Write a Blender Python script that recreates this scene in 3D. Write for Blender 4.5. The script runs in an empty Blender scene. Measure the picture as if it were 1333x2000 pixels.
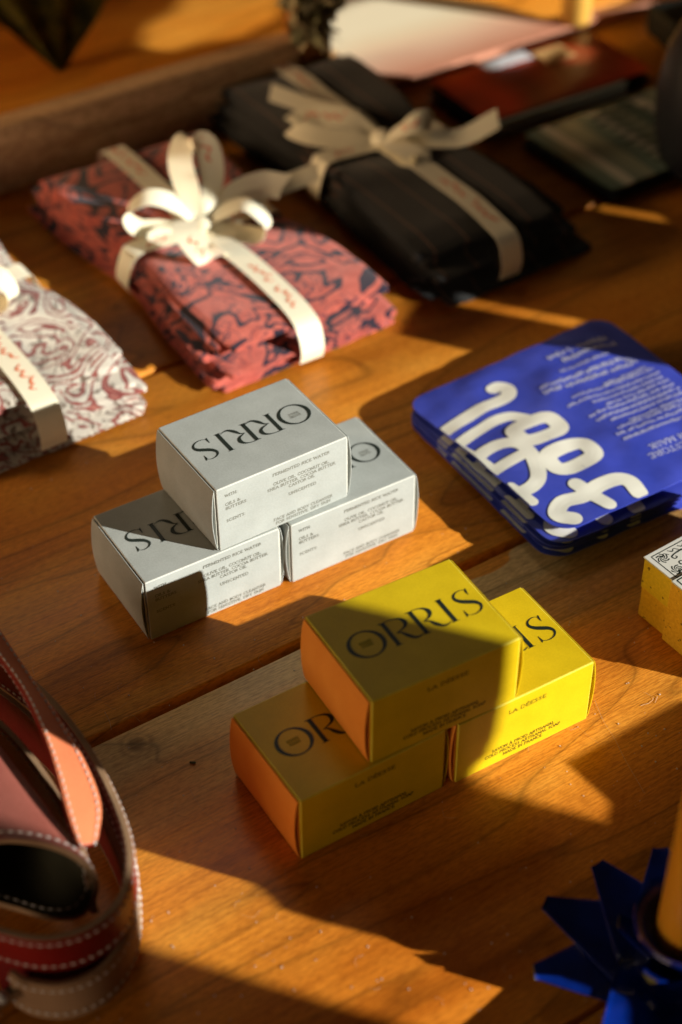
import bpy, math, random
from mathutils import Vector, Matrix, noise
random.seed(7)
sc = bpy.context.scene
R = math.radians
# ------------------------------------------------------------------ camera
F, PITCH, ROLL, CH = 3268.8, 0.7219, -0.0064, 0.6605
fw = Vector((0, math.cos(PITCH), -math.sin(PITCH)))
r0 = Vector((1, 0, 0)); u0 = r0.cross(fw)
cr, sr = math.cos(ROLL), math.sin(ROLL)
rt = cr*r0 + sr*u0; up = -sr*r0 + cr*u0
cd = bpy.data.cameras.new('camera'); cam = bpy.data.objects.new('camera', cd); sc.collection.objects.link(cam)
cam.matrix_world = Matrix(((rt.x, up.x, -fw.x, 0), (rt.y, up.y, -fw.y, 0), (rt.z, up.z, -fw.z, CH), (0, 0, 0, 1)))
cd.sensor_fit = 'VERTICAL'; cd.sensor_height = 36; cd.lens = F/2000*36
cd.clip_start = .02; cd.clip_end = 60
cd.dof.use_dof = True; cd.dof.focus_distance = .885; cd.dof.aperture_fstop = 3.9
sc.camera = cam
sc.render.resolution_x = 682; sc.render.resolution_y = 1024
# ------------------------------------------------------------------ light
AZ, EL = R(-19.5), R(19.9)
w = bpy.data.worlds.new('World'); sc.world = w; w.use_nodes = True
wn = w.node_tree.nodes; wl = w.node_tree.links
bg = wn['Background']
tc = wn.new('ShaderNodeTexCoord'); sp = wn.new('ShaderNodeSeparateXYZ'); rmp = wn.new('ShaderNodeValToRGB')
wl.new(tc.outputs['Generated'], sp.inputs[0]); wl.new(sp.outputs['X'], rmp.inputs[0]); wl.new(rmp.outputs[0], bg.inputs[0])
rmp.color_ramp.elements[0].position = 0; rmp.color_ramp.elements[0].color = (1, .68, .40, 1)
rmp.color_ramp.elements[1].position = .9; rmp.color_ramp.elements[1].color = (.12, .08, .045, 1)
bg.inputs[1].default_value = .010
sl = bpy.data.lights.new('sun', 'SUN'); sun = bpy.data.objects.new('sun', sl); sc.collection.objects.link(sun)
sl.energy = 5.0; sl.angle = R(.53); sl.color = (1, .965, .86)
sun.location = (2, -1, 1.5)
tosun = Vector((math.cos(AZ)*math.cos(EL), math.sin(AZ)*math.cos(EL), math.sin(EL)))
sun.rotation_euler = tosun.to_track_quat('Z', 'Y').to_euler()
al = bpy.data.lights.new('window_light', 'AREA'); ao = bpy.data.objects.new('window_light', al); sc.collection.objects.link(ao)
al.shape = 'RECTANGLE'; al.size = .7; al.size_y = .5; al.energy = .05; al.spread = R(22); al.color = (1, .86, .66)
ao.location = (-.35, 2.1, 1.75); ao.rotation_euler = (Vector(ao.location)-Vector((-.08, .62, 0))).to_track_quat('Z', 'Y').to_euler()
al2 = bpy.data.lights.new('room_light', 'AREA'); ao2 = bpy.data.objects.new('room_light', al2); sc.collection.objects.link(ao2)
al2.shape = 'RECTANGLE'; al2.size = .9; al2.size_y = .6; al2.energy = 5.8; al2.color = (1, .74, .50)
ao2.location = (-1.25, -.75, .24); ao2.rotation_euler = (Vector(ao2.location)-Vector((0, .8, 0.05))).to_track_quat('Z', 'Y').to_euler()
al3 = bpy.data.lights.new('panel_fill_light', 'AREA'); ao3 = bpy.data.objects.new('panel_fill_light', al3); sc.collection.objects.link(ao3)  # added fill lamp, brightens the back panel and ledge
al3.shape = 'RECTANGLE'; al3.size = .6; al3.size_y = .4; al3.energy = 3.0; al3.color = (1, .66, .36); al3.spread = R(75)
ao3.location = (-1.3, .95, .35); ao3.rotation_euler = (Vector(ao3.location)-Vector((-.15, 1.5, 0))).to_track_quat('Z', 'Y').to_euler()
vs = sc.view_settings; vs.view_transform = 'Standard'; vs.look = 'None'; vs.exposure = .62; vs.gamma = 1; vs.use_curve_mapping = False
# ------------------------------------------------------------------ helpers
def unp(px, py, z=0.):
    d = fw + rt*((px-666.5)/F) - up*((py-1000)/F)
    t = (z-CH)/d.z
    return Vector((d.x*t, d.y*t, z))
def link(o, parent=None):
    sc.collection.objects.link(o)
    if parent: o.parent = parent
    return o
def mesh(name, vs_, fs, mat=None, parent=None, smooth=False, mats=None, mi=None):
    me = bpy.data.meshes.new(name); me.from_pydata([tuple(v) for v in vs_], [], fs); me.update()
    o = bpy.data.objects.new(name, me)
    for m in (mats or [mat]): me.materials.append(m)
    if mi: me.polygons.foreach_set('material_index', mi)
    if smooth: me.polygons.foreach_set('use_smooth', [True]*len(me.polygons))
    return link(o, parent)
def empty(name, label, cat, loc=(0, 0, 0), rz=0, group=None):
    o = bpy.data.objects.new(name, None); o.location = loc; o.rotation_euler = (0, 0, rz); o.empty_display_size = .02
    sc.collection.objects.link(o); o['label'] = label; o['category'] = cat
    if group: o['group'] = group
    return o
def tag(o, label, cat, group=None, kind=None):
    if label: o['label'] = label
    if cat: o['category'] = cat
    if group: o['group'] = group
    if kind: o['kind'] = kind
    return o
class MB:
    def __init__(s): s.v = []; s.f = []; s.m = []
    def add(s, vs_, fs, mi=0):
        n = len(s.v); s.v += [Vector(v) for v in vs_]; s.f += [tuple(i+n for i in f) for f in fs]; s.m += [mi]*len(fs)
    def box(s, a, b, mi=0, M=None):
        x0, y0, z0 = a; x1, y1, z1 = b
        V = [Vector(c) for c in ((x0,y0,z0),(x1,y0,z0),(x1,y1,z0),(x0,y1,z0),(x0,y0,z1),(x1,y0,z1),(x1,y1,z1),(x0,y1,z1))]
        if M: V = [M @ v for v in V]
        s.add(V, [(3,2,1,0),(4,5,6,7),(0,1,5,4),(1,2,6,5),(2,3,7,6),(3,0,4,7)], mi)
    def obj(s, name, mat=None, parent=None, smooth=False, mats=None):
        return mesh(name, s.v, s.f, mat, parent, smooth, mats, s.m if mats else None)
def bevel(o, w_, seg=2, ang=40):
    m = o.modifiers.new('bevel', 'BEVEL'); m.width = w_; m.segments = seg; m.limit_method = 'ANGLE'; m.angle_limit = R(ang)
    return o
def autosmooth(o, ang=40):
    me = o.data
    me.polygons.foreach_set('use_smooth', [True]*len(me.polygons))
    try: me.set_sharp_from_angle(angle=R(ang))
    except Exception: pass
    return o
def crs(P, n):  # catmull-rom resample of tuples
    P = [Vector(q) for q in P]; out = []
    m = len(P)-1
    for i in range(n+1):
        t = i/n*m; k = min(int(t), m-1); f = t-k
        a = P[k-1] if k > 0 else 2*P[0]-P[1]; b = P[k]; c = P[k+1]; d = P[k+2] if k+2 <= m else 2*P[m]-P[m-1]
        out.append(.5*((2*b)+(c-a)*f+(2*a-5*b+4*c-d)*f*f+(3*b-a-3*c+d)*f**3))
    return out
# ------------------------------------------------------------------ material helpers
GR = R(33.2)
def W2L(v): return (v.x*math.cos(GR)+v.y*math.sin(GR), -v.x*math.sin(GR)+v.y*math.cos(GR))
class NT:
    def __init__(s, name, rough=.6, spec=.3, coat=0., coatr=.2, sheen=0.):
        s.m = bpy.data.materials.new(name); s.m.use_nodes = True
        s.n = s.m.node_tree.nodes; s.l = s.m.node_tree.links; s.b = s.n['Principled BSDF']
        s.b.inputs['Roughness'].default_value = rough; s.b.inputs['Specular IOR Level'].default_value = spec
        s.b.inputs['Coat Weight'].default_value = coat; s.b.inputs['Coat Roughness'].default_value = coatr
        s.b.inputs['Sheen Weight'].default_value = sheen
    def N(s, t, **k):
        n = s.n.new('ShaderNode'+t)
        for a, v in k.items():
            if a.startswith('_'): n.inputs[a[1:].replace('_', ' ')].default_value = v
            else: setattr(n, a, v)
        return n
    def co(s, out='Object', scale=(1, 1, 1), rot=(0, 0, 0), loc=(0, 0, 0)):
        t = s.N('TexCoord'); m = s.N('Mapping'); s.l.new(t.outputs[out], m.inputs[0])
        m.inputs['Scale'].default_value = scale; m.inputs['Rotation'].default_value = rot; m.inputs['Location'].default_value = loc
        return m.outputs[0]
    def noise(s, co, scale, detail=3, rough=.5, dist=0., out=0):
        n = s.N('TexNoise'); s.l.new(co, n.inputs['Vector']); n.inputs['Scale'].default_value = scale
        n.inputs['Detail'].default_value = detail; n.inputs['Roughness'].default_value = rough; n.inputs['Distortion'].default_value = dist
        return n.outputs[out]
    def ramp(s, fac, stops, interp='LINEAR'):
        r = s.N('ValToRGB'); s.l.new(fac, r.inputs[0]); cr_ = r.color_ramp; cr_.interpolation = interp
        while len(cr_.elements) < len(stops): cr_.elements.new(.5)
        for e, (p, c) in zip(cr_.elements, stops):
            e.position = p; e.color = tuple(c)+(1,) if len(c) == 3 else c
        return r.outputs[0]
    def mix(s, f, a, b, mode='MIX'):
        m = s.N('Mix', data_type='RGBA', blend_type=mode)
        if isinstance(f, (int, float)): m.inputs[0].default_value = f
        else: s.l.new(f, m.inputs[0])
        for i, q in ((6, a), (7, b)):
            if isinstance(q, tuple): m.inputs[i].default_value = q+(1,) if len(q) == 3 else q
            else: s.l.new(q, m.inputs[i])
        return m.outputs[2]
    def math(s, op, a, b=None):
        m = s.N('Math', operation=op)
        for i, q in enumerate((a, b)):
            if q is None: continue
            if isinstance(q, (int, float)): m.inputs[i].default_value = q
            else: s.l.new(q, m.inputs[i])
        return m.outputs[0]
    def col(s, c):
        if isinstance(c, tuple): s.b.inputs['Base Color'].default_value = c+(1,)
        else: s.l.new(c, s.b.inputs['Base Color'])
        return s
    def bump(s, h, strength=.3, dist=.001):
        b = s.N('Bump'); b.inputs['Strength'].default_value = strength; b.inputs['Distance'].default_value = dist
        s.l.new(h, b.inputs['Height']); s.l.new(b.outputs[0], s.b.inputs['Normal']); return s
def card(name, c, c2, rough=.75, fleck=.5):
    t = NT(name, rough=rough, spec=.25)
    co = t.co(); n1 = t.noise(co, 900, 4, .7); n2 = t.noise(co, 60, 3)
    f = t.math('MULTIPLY', t.math('ADD', n1, n2), .5)
    t.col(t.ramp(f, [(.36, c2), (.62, c)])); t.bump(n1, fleck, .0002)
    return t.m
def wood(name, light, mid, dark, coat=.11, rough=.42, sat=1., coatr=.24, sap=False):
    t = NT(name, rough=rough, spec=.17, coat=coat, coatr=coatr)
    co0 = t.co()
    at = t.N('Attribute'); at.attribute_name = 'plank'
    addv = t.N('VectorMath', operation='ADD'); t.l.new(co0, addv.inputs[0]); t.l.new(at.outputs['Color'], addv.inputs[1])
    def mp(sc_):
        m = t.N('Mapping'); t.l.new(addv.outputs[0], m.inputs[0]); m.inputs['Scale'].default_value = sc_; return m.outputs[0]
    big = t.noise(mp((1.3, 7, 3)), 1.6, 2, .5, .6)          # growth figure
    rings = t.math('FRACT', t.math('MULTIPLY', big, 9))
    ringr = t.ramp(rings, [(0, (.35,)*3), (.05, (.85,)*3), (.2, (1,)*3), (.75, (.9,)*3), (.96, (.72,)*3), (1, (.35,)*3)])
    fine = t.noise(mp((5, 560, 50)), 1.6, 5, .65)
    patch = t.noise(mp((2.2, 6, 2)), 2.2, 4, .6, .3)
    speck = t.noise(mp((150, 900, 300)), 1.2, 2, .6)
    base = t.ramp(patch, [(.28, dark), (.5, mid), (.72, light)])
    if sap:   # pale sapwood along one board edge
        sx = t.N('SeparateXYZ'); t.l.new(co0, sx.inputs[0])
        e = t.math('ADD', sx.outputs[1], t.math('MULTIPLY', t.math('SUBTRACT', t.noise(mp((2.5, 8, 1)), 2.2, 3), .5), .09))
        base = t.mix(t.ramp(t.math('MULTIPLY', t.math('SUBTRACT', e, .44), 7), [(.30, (0,)*3), (.60, (.9,)*3), (.742, (.9,)*3), (.744, (0,)*3)]), base, (.86, .60, .27))
    c = t.mix(.7, base, ringr, 'MULTIPLY')
    c = t.mix(.58, c, t.ramp(fine, [(.36, (.55, .44, .36)), (.54, (1, 1, 1))]), 'MULTIPLY')
    c = t.mix(.6, c, t.ramp(speck, [(.40, (.62, .52, .45)), (.55, (1, 1, 1))]), 'MULTIPLY')
    if sap:
        k = W2L(unp(272, 1452)); vd = t.N('VectorMath', operation='DISTANCE'); t.l.new(t.mix(.006, co0, t.noise(co0, 60, 3, out=1)), vd.inputs[0]); vd.inputs[1].default_value = (k[0], k[1], 0)
        kn_ = t.ramp(t.math('MULTIPLY', vd.outputs['Value'], 50), [(.0, (.30, .26, .24)), (.22, (.38, .33, .3)), (.34, (1, 1, 1)), (.42, (.72, .68, .64)), (.55, (1, 1, 1))])
        c = t.mix(.8, c, kn_, 'MULTIPLY')
    t.col(c)
    h = t.math('ADD', t.math('MULTIPLY', fine, .6), t.math('MULTIPLY', speck, .5))
    t.bump(h, .35, .0006)
    rr = t.ramp(patch, [(.3, (rough-.06,)*3), (.7, (rough+.1,)*3)]); t.l.new(rr, t.b.inputs['Roughness'])
    return t.m
M = {}
M['wood'] = wood('table_wood', (.96, .455, .066), (.84, .315, .032), (.58, .165, .012), sap=True)
M['ledge'] = wood('ledge_wood', (.80, .54, .30), (.76, .49, .26), (.68, .41, .20), coat=.05, rough=.6)
M['panel'] = wood('panel_wood', (.95, .50, .05), (.90, .44, .035), (.8, .34, .02), coat=0, rough=.6)
M['post'] = wood('post_wood', (.5, .2, .04), (.4, .15, .03), (.3, .1, .02), coat=0, rough=.6)
M['grey'] = card('grey_card', (.43, .46, .445), (.355, .38, .365), .85)
M['greyi'] = card('grey_card_edge', (.66, .66, .60), (.56, .56, .5), .85)
M['edgegrey'] = card('grey_card_fold', (.66, .67, .62), (.52, .54, .50), .85); M['edgeyel'] = card('yellow_card_fold', (.80, .69, .10), (.66, .54, .02), .6)
M['yel'] = card('yellow_card', (.74, .53, .009), (.63, .44, .005), .42, .25)
M['ora'] = card('orange_card', (.95, .36, .05), (.88, .30, .035), .6)
def plain(name, c, rough=.6, spec=.3, **k):
    t = NT(name, rough=rough, spec=spec, **k); t.col(c); return t.m
M['ink'] = plain('black_ink', (.012, .02, .016), .45)
M['inkg'] = plain('grey_ink', (.20, .205, .18), .7)
M['inky'] = plain('olive_ink', (.10, .075, .004), .6)
M['faintgrey'] = plain('faint_grey_ink', (.33, .345, .32), .7); M['faintyel'] = plain('faint_olive_ink', (.42, .335, .010), .6)
# ------------------------------------------------------------------ table
def L2W(x, y, z=0): return Vector((x*math.cos(GR)-y*math.sin(GR), x*math.sin(GR)+y*math.cos(GR), z))
table = empty('table', 'polished brown wooden plank table the goods are laid on', 'table', (0, 0, 0), GR)
bm = MB(); cols = []
for i, (y0, y1) in enumerate(((.02, .2835), (.2875, .5462), (.5522, .8110), (.8162, 1.0745), (1.079, 1.34))):
    n = 40
    for side in range(1):
        x0, x1 = -1.0, 1.25; e = .0014
        prof = [(y0, -.022), (y0, -e), (y0+e*.3, -e*.3), (y0+e, 0), (y1-e, 0), (y1-e*.3, -e*.3), (y1, -e), (y1, -.022)]
        V = [(x0, a, b) for a, b in prof]+[(x1, a, b) for a, b in prof]; k = len(prof)
        Fc = [(j, (j+1) % k, (j+1) % k+k, j+k) for j in range(k)]+[tuple(range(k))[::-1], tuple(range(k, 2*k))]
        Fc = [f[::-1] for f in Fc]
        bm.add(V, Fc); off = [(.0, .0), (3.35, .9), (7.2, 2.1), (1.2, 4.3), (5.1, 6.2)][i]
        cols += [(off[0], off[1], i*.7, 1)]*len(V)
top = bm.obj('tabletop', M['wood'], table)
ca = top.data.attributes.new('plank', 'FLOAT_COLOR', 'POINT')
for i, c in enumerate(cols): ca.data[i].color = c
autosmooth(top, 50)
b2 = MB()
for x in (-.8, 0, .8): b2.box((x-.03, .02, -.05), (x+.03, 1.33, -.0235))
b2.box((-.95, .05, -.09), (1.2, .075, -.0505)); b2.box((-.95, 1.29, -.09), (1.2, 1.315, -.0505))
b2.obj('frame', M['post'], table)
for x in (-.9, 1.1):
    for y in (.09, 1.25):
        b3 = MB(); b3.box((x-.03, y-.03, -.74), (x+.03, y+.03, -.0905)); b3.obj('leg', M['post'], table)
fl = MB(); fl.box((-4, -3, -.78), (4, 5, -.745)); fo = fl.obj('floor', plain('floor_dark', (.09, .045, .02), .8)); fo['kind'] = 'structure'
# ------------------------------------------------------------------ background
lg = MB(); lg.box((-1.0, 1.0765, .0), (.668, 1.0985, .054))
lo = lg.obj('wooden_ledge', M['ledge']); lo.rotation_euler = (0, 0, GR); bevel(lo, .003)
tag(lo, 'long tan wooden upright board along the back edge of the table', 'board')
pn = MB(); pn.box((-1.6, 1.345, -.74), (1.5, 1.365, .26)); po = pn.obj('back_panel', M['panel']); po.rotation_euler = (0, 0, GR)
tag(po, 'amber wooden wall panel behind the table, patched with sunlight', 'wall')
P_ = unp(618, 110, 0.03); lx, ly = W2L(P_)
pp = MB(); pp.box((.672, 1.0785, .0005), (.700, 1.108, .10)); ppo = pp.obj('wooden_post', M['post']); ppo.rotation_euler = (0, 0, GR); bevel(ppo, .002)
tag(ppo, 'short brown wooden post at the right end of the tan board', 'post')
# leafy clumps hanging behind
def leaves(name, label, cen, sx, sy, sz, n, cols_, group=None, taper=True):
    e = empty(name, label, 'plant', cen, 0, group); m = MB()
    for i in range(n):
        h = random.random(); rr = (.35+.65*h) if taper else 1
        a = random.uniform(0, 6.28); q = random.random()**.5*rr
        c = Vector((sx*q*math.cos(a), sy*q*math.sin(a), sz*(h-.0)))
        L = random.uniform(.010, .02); d = Vector((random.gauss(0, 1), random.gauss(0, 1), random.gauss(-.4, .8))).normalized()
        s_ = d.orthogonal().normalized(); s_.rotate(Matrix.Rotation(random.random()*6.28, 3, d)); nn = d.cross(s_)
        m.add([c, c+d*L*.5+s_*L*.3+nn*L*.06, c+d*L, c+d*L*.5-s_*L*.3+nn*L*.06], [(0, 1, 2), (0, 2, 3)], random.randrange(len(cols_)))
    m.obj('foliage', None, e, mats=[plain(name+'_leaf%d' % i, c, .6) for i, c in enumerate(cols_)])
    st = MB()
    for k in range(9):
        a = random.uniform(0, 6.28); x, y = sx*.3*math.cos(a), sy*.3*math.sin(a)
        st.box((x-.001, y-.001, .01), (x+.001, y+.001, sz))
    st.obj('stem', plain(name+'_stem', (.06, .07, .015), .7), e)
    return e
def on_plane(px, py, yl):   # point of the upright plane at local y = yl seen at a pixel
    d = fw+rt*((px-666.5)/F)-up*((py-1000)/F); k = yl/(-math.sin(GR)*d.x+math.cos(GR)*d.y); return Vector((0, 0, CH))+d*k
ta, tb, tcn = on_plane(-120, -60, 1.24), on_plane(235, -60, 1.24), on_plane(118, 146, 1.24)
V = []; Fc = []; n = 22; nrm = Vector((-math.sin(GR), math.cos(GR), 0))
for sd in (0, 1):
    for i in range(n+1):
        for j in range(n+1):
            f = i/n; a = ta.lerp(tcn, f); b = tb.lerp(tcn, f); q = a.lerp(b, j/n)
            q = q+nrm*(.006*math.sin(j/n*17)*(1-f*.6)+.004*noise.noise(q*30)+sd*.0016); V.append(q)
K = (n+1)**2
for i in range(n):
    for j in range(n):
        q = (i*(n+1)+j, i*(n+1)+j+1, (i+1)*(n+1)+j+1, (i+1)*(n+1)+j); Fc.append(q); Fc.append(tuple(x+K for x in q[::-1]))
    for j in (0, n): q = i*(n+1)+j; Fc.append((q, q+n+1, q+n+1+K, q+K))
t = NT('olive_print_cloth', rough=.9, spec=.1); co = t.co(); t.col(t.ramp(t.noise(co, 45, 3, .6, 2), [(.38, (.018, .020, .008)), (.5, (.05, .048, .008)), (.56, (.10, .085, .01)), (.66, (.035, .022, .012))]))
hc = mesh('hanging_cloth', V, Fc, t.m); autosmooth(hc, 60); tag(hc, 'dark olive patterned cloth hanging down to a point at the top left corner', 'cloth')
c2 = unp(608, 62, .08); leaves('dried_plant', 'grey green dried plant tuft beside the pale sheet at the top', c2+Vector((0, .0, 0)), .028, .02, .09, 700, [(.30, .24, .13), (.22, .18, .09), (.14, .13, .06)])
# pale sheet
def slab(name, pts, z0, th, mat, parent=None, bev=.001):
    n = len(pts); V = [Vector((q.x, q.y, z0)) for q in pts]+[Vector((q.x, q.y, z0+th)) for q in pts]
    a = sum(pts[i].x*pts[(i+1) % n].y-pts[(i+1) % n].x*pts[i].y for i in range(n))
    Fc = [tuple(range(n))[::-1], tuple(range(n, 2*n))]+[(i, (i+1) % n, (i+1) % n+n, i+n) for i in range(n)]
    if a < 0: Fc = [f[::-1] for f in Fc]
    o = mesh(name, V, Fc, mat, parent)
    if bev: bevel(o, bev)
    return o
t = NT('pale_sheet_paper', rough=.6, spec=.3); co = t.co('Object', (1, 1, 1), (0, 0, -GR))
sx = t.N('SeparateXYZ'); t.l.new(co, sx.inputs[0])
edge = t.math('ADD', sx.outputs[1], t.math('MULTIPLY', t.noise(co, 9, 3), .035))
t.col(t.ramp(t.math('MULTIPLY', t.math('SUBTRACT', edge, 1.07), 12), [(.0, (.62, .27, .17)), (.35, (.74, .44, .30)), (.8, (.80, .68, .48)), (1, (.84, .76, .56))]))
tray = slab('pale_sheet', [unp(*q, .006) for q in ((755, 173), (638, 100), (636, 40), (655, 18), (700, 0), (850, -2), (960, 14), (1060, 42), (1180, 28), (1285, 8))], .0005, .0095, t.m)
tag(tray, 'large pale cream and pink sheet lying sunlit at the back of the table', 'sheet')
# amber candle at the back
def lathe(name, prof, mat, parent=None, loc=(0, 0, 0), n=48, smooth=True):
    V = []; Fc = []
    for r_, z in prof:
        for k in range(n): V.append((r_*math.cos(2*math.pi*k/n), r_*math.sin(2*math.pi*k/n), z))
    for j in range(len(prof)-1):
        for k in range(n): Fc.append((j*n+k, j*n+(k+1) % n, (j+1)*n+(k+1) % n, (j+1)*n+k))
    o = mesh(name, V, Fc, mat, parent); o.location = loc
    if smooth: autosmooth(o, 50)
    return o
c3 = unp(1124, 40, .0105)
o = lathe('amber_candle', [(.0001, 0), (.0125, 0), (.0132, .002), (.0132, .17), (.012, .172), (.0001, .172)], plain('amber_wax', (.75, .42, .08), .4), loc=(c3.x, c3.y, .0105))
tag(o, 'short amber candle standing on the pale sheet at the top', 'candle')
# dark vase at right edge
c4 = unp(1400, 330, 0)
vz = lathe('dark_vase', [(.0001, 0.0005), (.040, .0005), (.052, .01), (.0585, .035), (.060, .065), (.056, .095), (.044, .125), (.03, .145), (.026, .16), (.030, .172), (.026, .171), (.022, .158), (.0001, .15)], plain('black_glaze', (.008, .009, .012), .45, .3), loc=(c4.x+.006, c4.y, 0))
tag(vz, 'glossy black rounded vase cut off by the right edge of the picture', 'vase')
c5 = unp(1335, 100, 0)
db = MB(); M5 = Matrix.Translation(Vector((c5.x+.03, c5.y+.005, .0005))) @ Matrix.Rotation(R(20), 4, 'Z'); db.box((-.045, 0, 0), (.06, .05, .028), M=M5)
dbo = bevel(db.obj('dark_box', plain('dark_box_card', (.012, .013, .010), .6)), .004); tag(dbo, 'matt black flat box in the shade at the top right corner', 'box')
# ------------------------------------------------------------------ lettering
def stroke(out, pts, n=14, cap=False, sub=1):
    """pts: (x,y,width). smooth variable width stroke -> quads in out (MB), plane coords"""
    P = crs(pts, n*(len(pts)-1)) if len(pts) > 2 else crs(pts, 2 if not sub > 1 else 8)
    m = len(P); L = []; 
    for i, q in enumerate(P):
        a = P[max(i-1, 0)]; b = P[min(i+1, m-1)]; d = Vector((b.x-a.x, b.y-a.y, 0))
        d = d.normalized() if d.length > 1e-9 else Vector((1, 0, 0)); nn = Vector((-d.y, d.x, 0))
        L.append((q, nn, max(q.z, .0005)/2, d))
    V = []; Fc = []; k = sub+1
    rows = []
    if cap:
        q, nn, h, d = L[0]
        for a in (80, 60, 40, 20): rows.append((Vector((q.x, q.y, 0))-d*h*math.sin(R(a)), nn, h*math.cos(R(a))))
    for q, nn, h, d in L: rows.append((Vector((q.x, q.y, 0)), nn, h))
    if cap:
        q, nn, h, d = L[-1]
        for a in (20, 40, 60, 80): rows.append((Vector((q.x, q.y, 0))+d*h*math.sin(R(a)), nn, h*math.cos(R(a))))
    for c, nn, h in rows:
        for j in range(k): V.append(c+nn*h*(1-2*j/sub))
    for i in range(len(rows)-1):
        for j in range(sub): Fc.append((i*k+j+1, (i+1)*k+j+1, (i+1)*k+j, i*k+j))
    out.add(V, Fc)
def poly(out, pts): out.add([(x, y, 0) for x, y in pts], [tuple(range(len(pts)))])
def ellipse_ring(out, cx, cy, rx, ry, tx, ty, n=72, a0=0, a1=360, ecx=0.):
    V = []; Fc = []
    for i in range(n+1):
        a = R(a0+(a1-a0)*i/n); V.append((cx+rx*math.cos(a), cy+ry*math.sin(a), 0)); V.append((cx+ecx+(rx-tx)*math.cos(a), cy+(ry-ty)*math.sin(a), 0))
    for i in range(n): Fc.append((2*i+1, 2*i, 2*i+2, 2*i+3))
    out.add(V, Fc)
def serif(out, x, y, w_, dirn):  # bracketed serif, stem centre x
    poly(out, [(x-w_, y), (x+w_, y), (x+w_*.42, y+dirn*.035), (x+.05, y+dirn*.09), (x-.05, y+dirn*.09), (x-w_*.42, y+dirn*.035)][::dirn])
def orris(out, s, ox, oy, rot=1):
    g = MB()
    ellipse_ring(g, .60, .50, .58, .525, .135, .045)
    for X in (1.38, 2.30):
        poly(g, [(X-.068, .03), (X+.068, .03), (X+.068, .97), (X-.068, .97)]); serif(g, X, 0, .15, 1)
        poly(g, [(X-.17, 1.0), (X+.05, 1.0), (X+.05, .93), (X-.03, .93)][::-1])
        bx = .60 if X < 2 else .50
        stroke(g, [(X, .985, .028), (X+bx*.45, .985, .03), (X+bx*.85, .90, .085), (X+bx, .74, .145), (X+bx*.85, .57, .085), (X+bx*.45, .475, .03), (X+.16, .45, .02)], 8)
        stroke(g, [(X+.16, .45, .02), (X+.30, .40, .06), (X+.42, .20, .13), (X+.56, .045, .09), (X+.72, .03, .04), (X+.86, .085, .012)], 8)
    X = 3.26
    poly(g, [(X-.068, .03), (X+.068, .03), (X+.068, .97), (X-.068, .97)]); serif(g, X, 0, .14, 1); serif(g, X, 1, .14, -1)
    stroke(g, [(4.18, .86, .012), (4.10, .985, .02), (3.93, 1.01, .03), (3.76, .93, .06), (3.70, .78, .10), (3.80, .62, .14), (3.98, .50, .155), (4.17, .38, .14), (4.24, .22, .09), (4.14, .06, .05), (3.94, -.01, .03), (3.74, .03, .02), (3.66, .17, .012)], 8)
    poly(g, [(4.15, .72), (4.215, 1.01), (4.18, 1.0), (4.12, .90)]); poly(g, [(3.63, -.02), (3.71, .05), (3.68, .27), (3.665, .27)])
    out.add([(ox+rot*v.x*s, oy+rot*v.y*s, v.z) for v in g.v], g.f)
T, N_ = .145, .06
def arc(cx, cy, rx, ry, a0, a1, w0, w1, n=7):
    r_ = []
    for i in range(n):
        f = i/(n-1); a = R(a0+(a1-a0)*f); k = abs(math.cos(a)); r_.append((cx+rx*math.cos(a), cy+ry*math.sin(a), w0+(w1-w0)*k))
    return r_
GL = {}
def bar(x0, y0, x1, y1, w_=T): return [(x0, y0, w_), (x1, y1, w_)]
def sf(x, y, h=.14): return [(x-h, y, N_), (x+h, y, N_)]
GL['A'] = (.78, [bar(.08, .02, .39, 1, N_), bar(.39, 1, .70, .02), bar(.2, .33, .56, .33, N_), sf(.09, .02), sf(.69, .02)])
GL['B'] = (.66, [bar(.14, 0, .14, 1), [(.14, .98, N_)]+arc(.32, .75, .22, .23, 90, -90, N_, T, 6)+[(.14, .52, N_)], [(.14, .52, N_)]+arc(.34, .26, .25, .25, 90, -90, N_, T, 6)+[(.14, .02, N_)]])
GL['C'] = (.76, [arc(.42, .5, .34, .5, 40, 320, N_, T, 12)])
GL['D'] = (.80, [bar(.14, 0, .14, 1), [(.1, .98, N_)]+arc(.32, .5, .38, .48, 90, -90, N_, T, 8)+[(.1, .02, N_)]])
GL['E'] = (.64, [bar(.14, 0, .14, 1), bar(.1, .97, .56, .97, N_), bar(.14, .52, .46, .52, N_), bar(.1, .03, .58, .03, N_), bar(.57, .8, .57, 1, .03), bar(.6, .0, .6, .22, .03)])
GL['F'] = (.60, [bar(.14, 0, .14, 1), bar(.1, .97, .54, .97, N_), bar(.14, .52, .44, .52, N_), sf(.14, .02), bar(.55, .8, .55, 1, .03)])
GL['H'] = (.80, [bar(.14, 0, .14, 1), bar(.64, 0, .64, 1), bar(.14, .5, .64, .5, N_), sf(.14, .02), sf(.64, .02), sf(.14, .98), sf(.64, .98)])
GL['I'] = (.32, [bar(.16, 0, .16, 1), sf(.16, .02), sf(.16, .98)])
GL['K'] = (.74, [bar(.14, 0, .14, 1), bar(.16, .42, .6, .98, N_), bar(.3, .56, .66, .02), sf(.14, .02), sf(.14, .98), sf(.64, .02, .1)])
GL['L'] = (.60, [bar(.14, 0, .14, 1), bar(.1, .03, .54, .03, N_), sf(.14, .98), bar(.55, 0, .55, .22, .03)])
GL['M'] = (.92, [bar(.12, 0, .12, 1, N_), bar(.12, 1, .44, .05), bar(.44, .05, .78, 1, N_), bar(.78, 1, .78, 0), sf(.12, .02), sf(.78, .02)])
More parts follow.
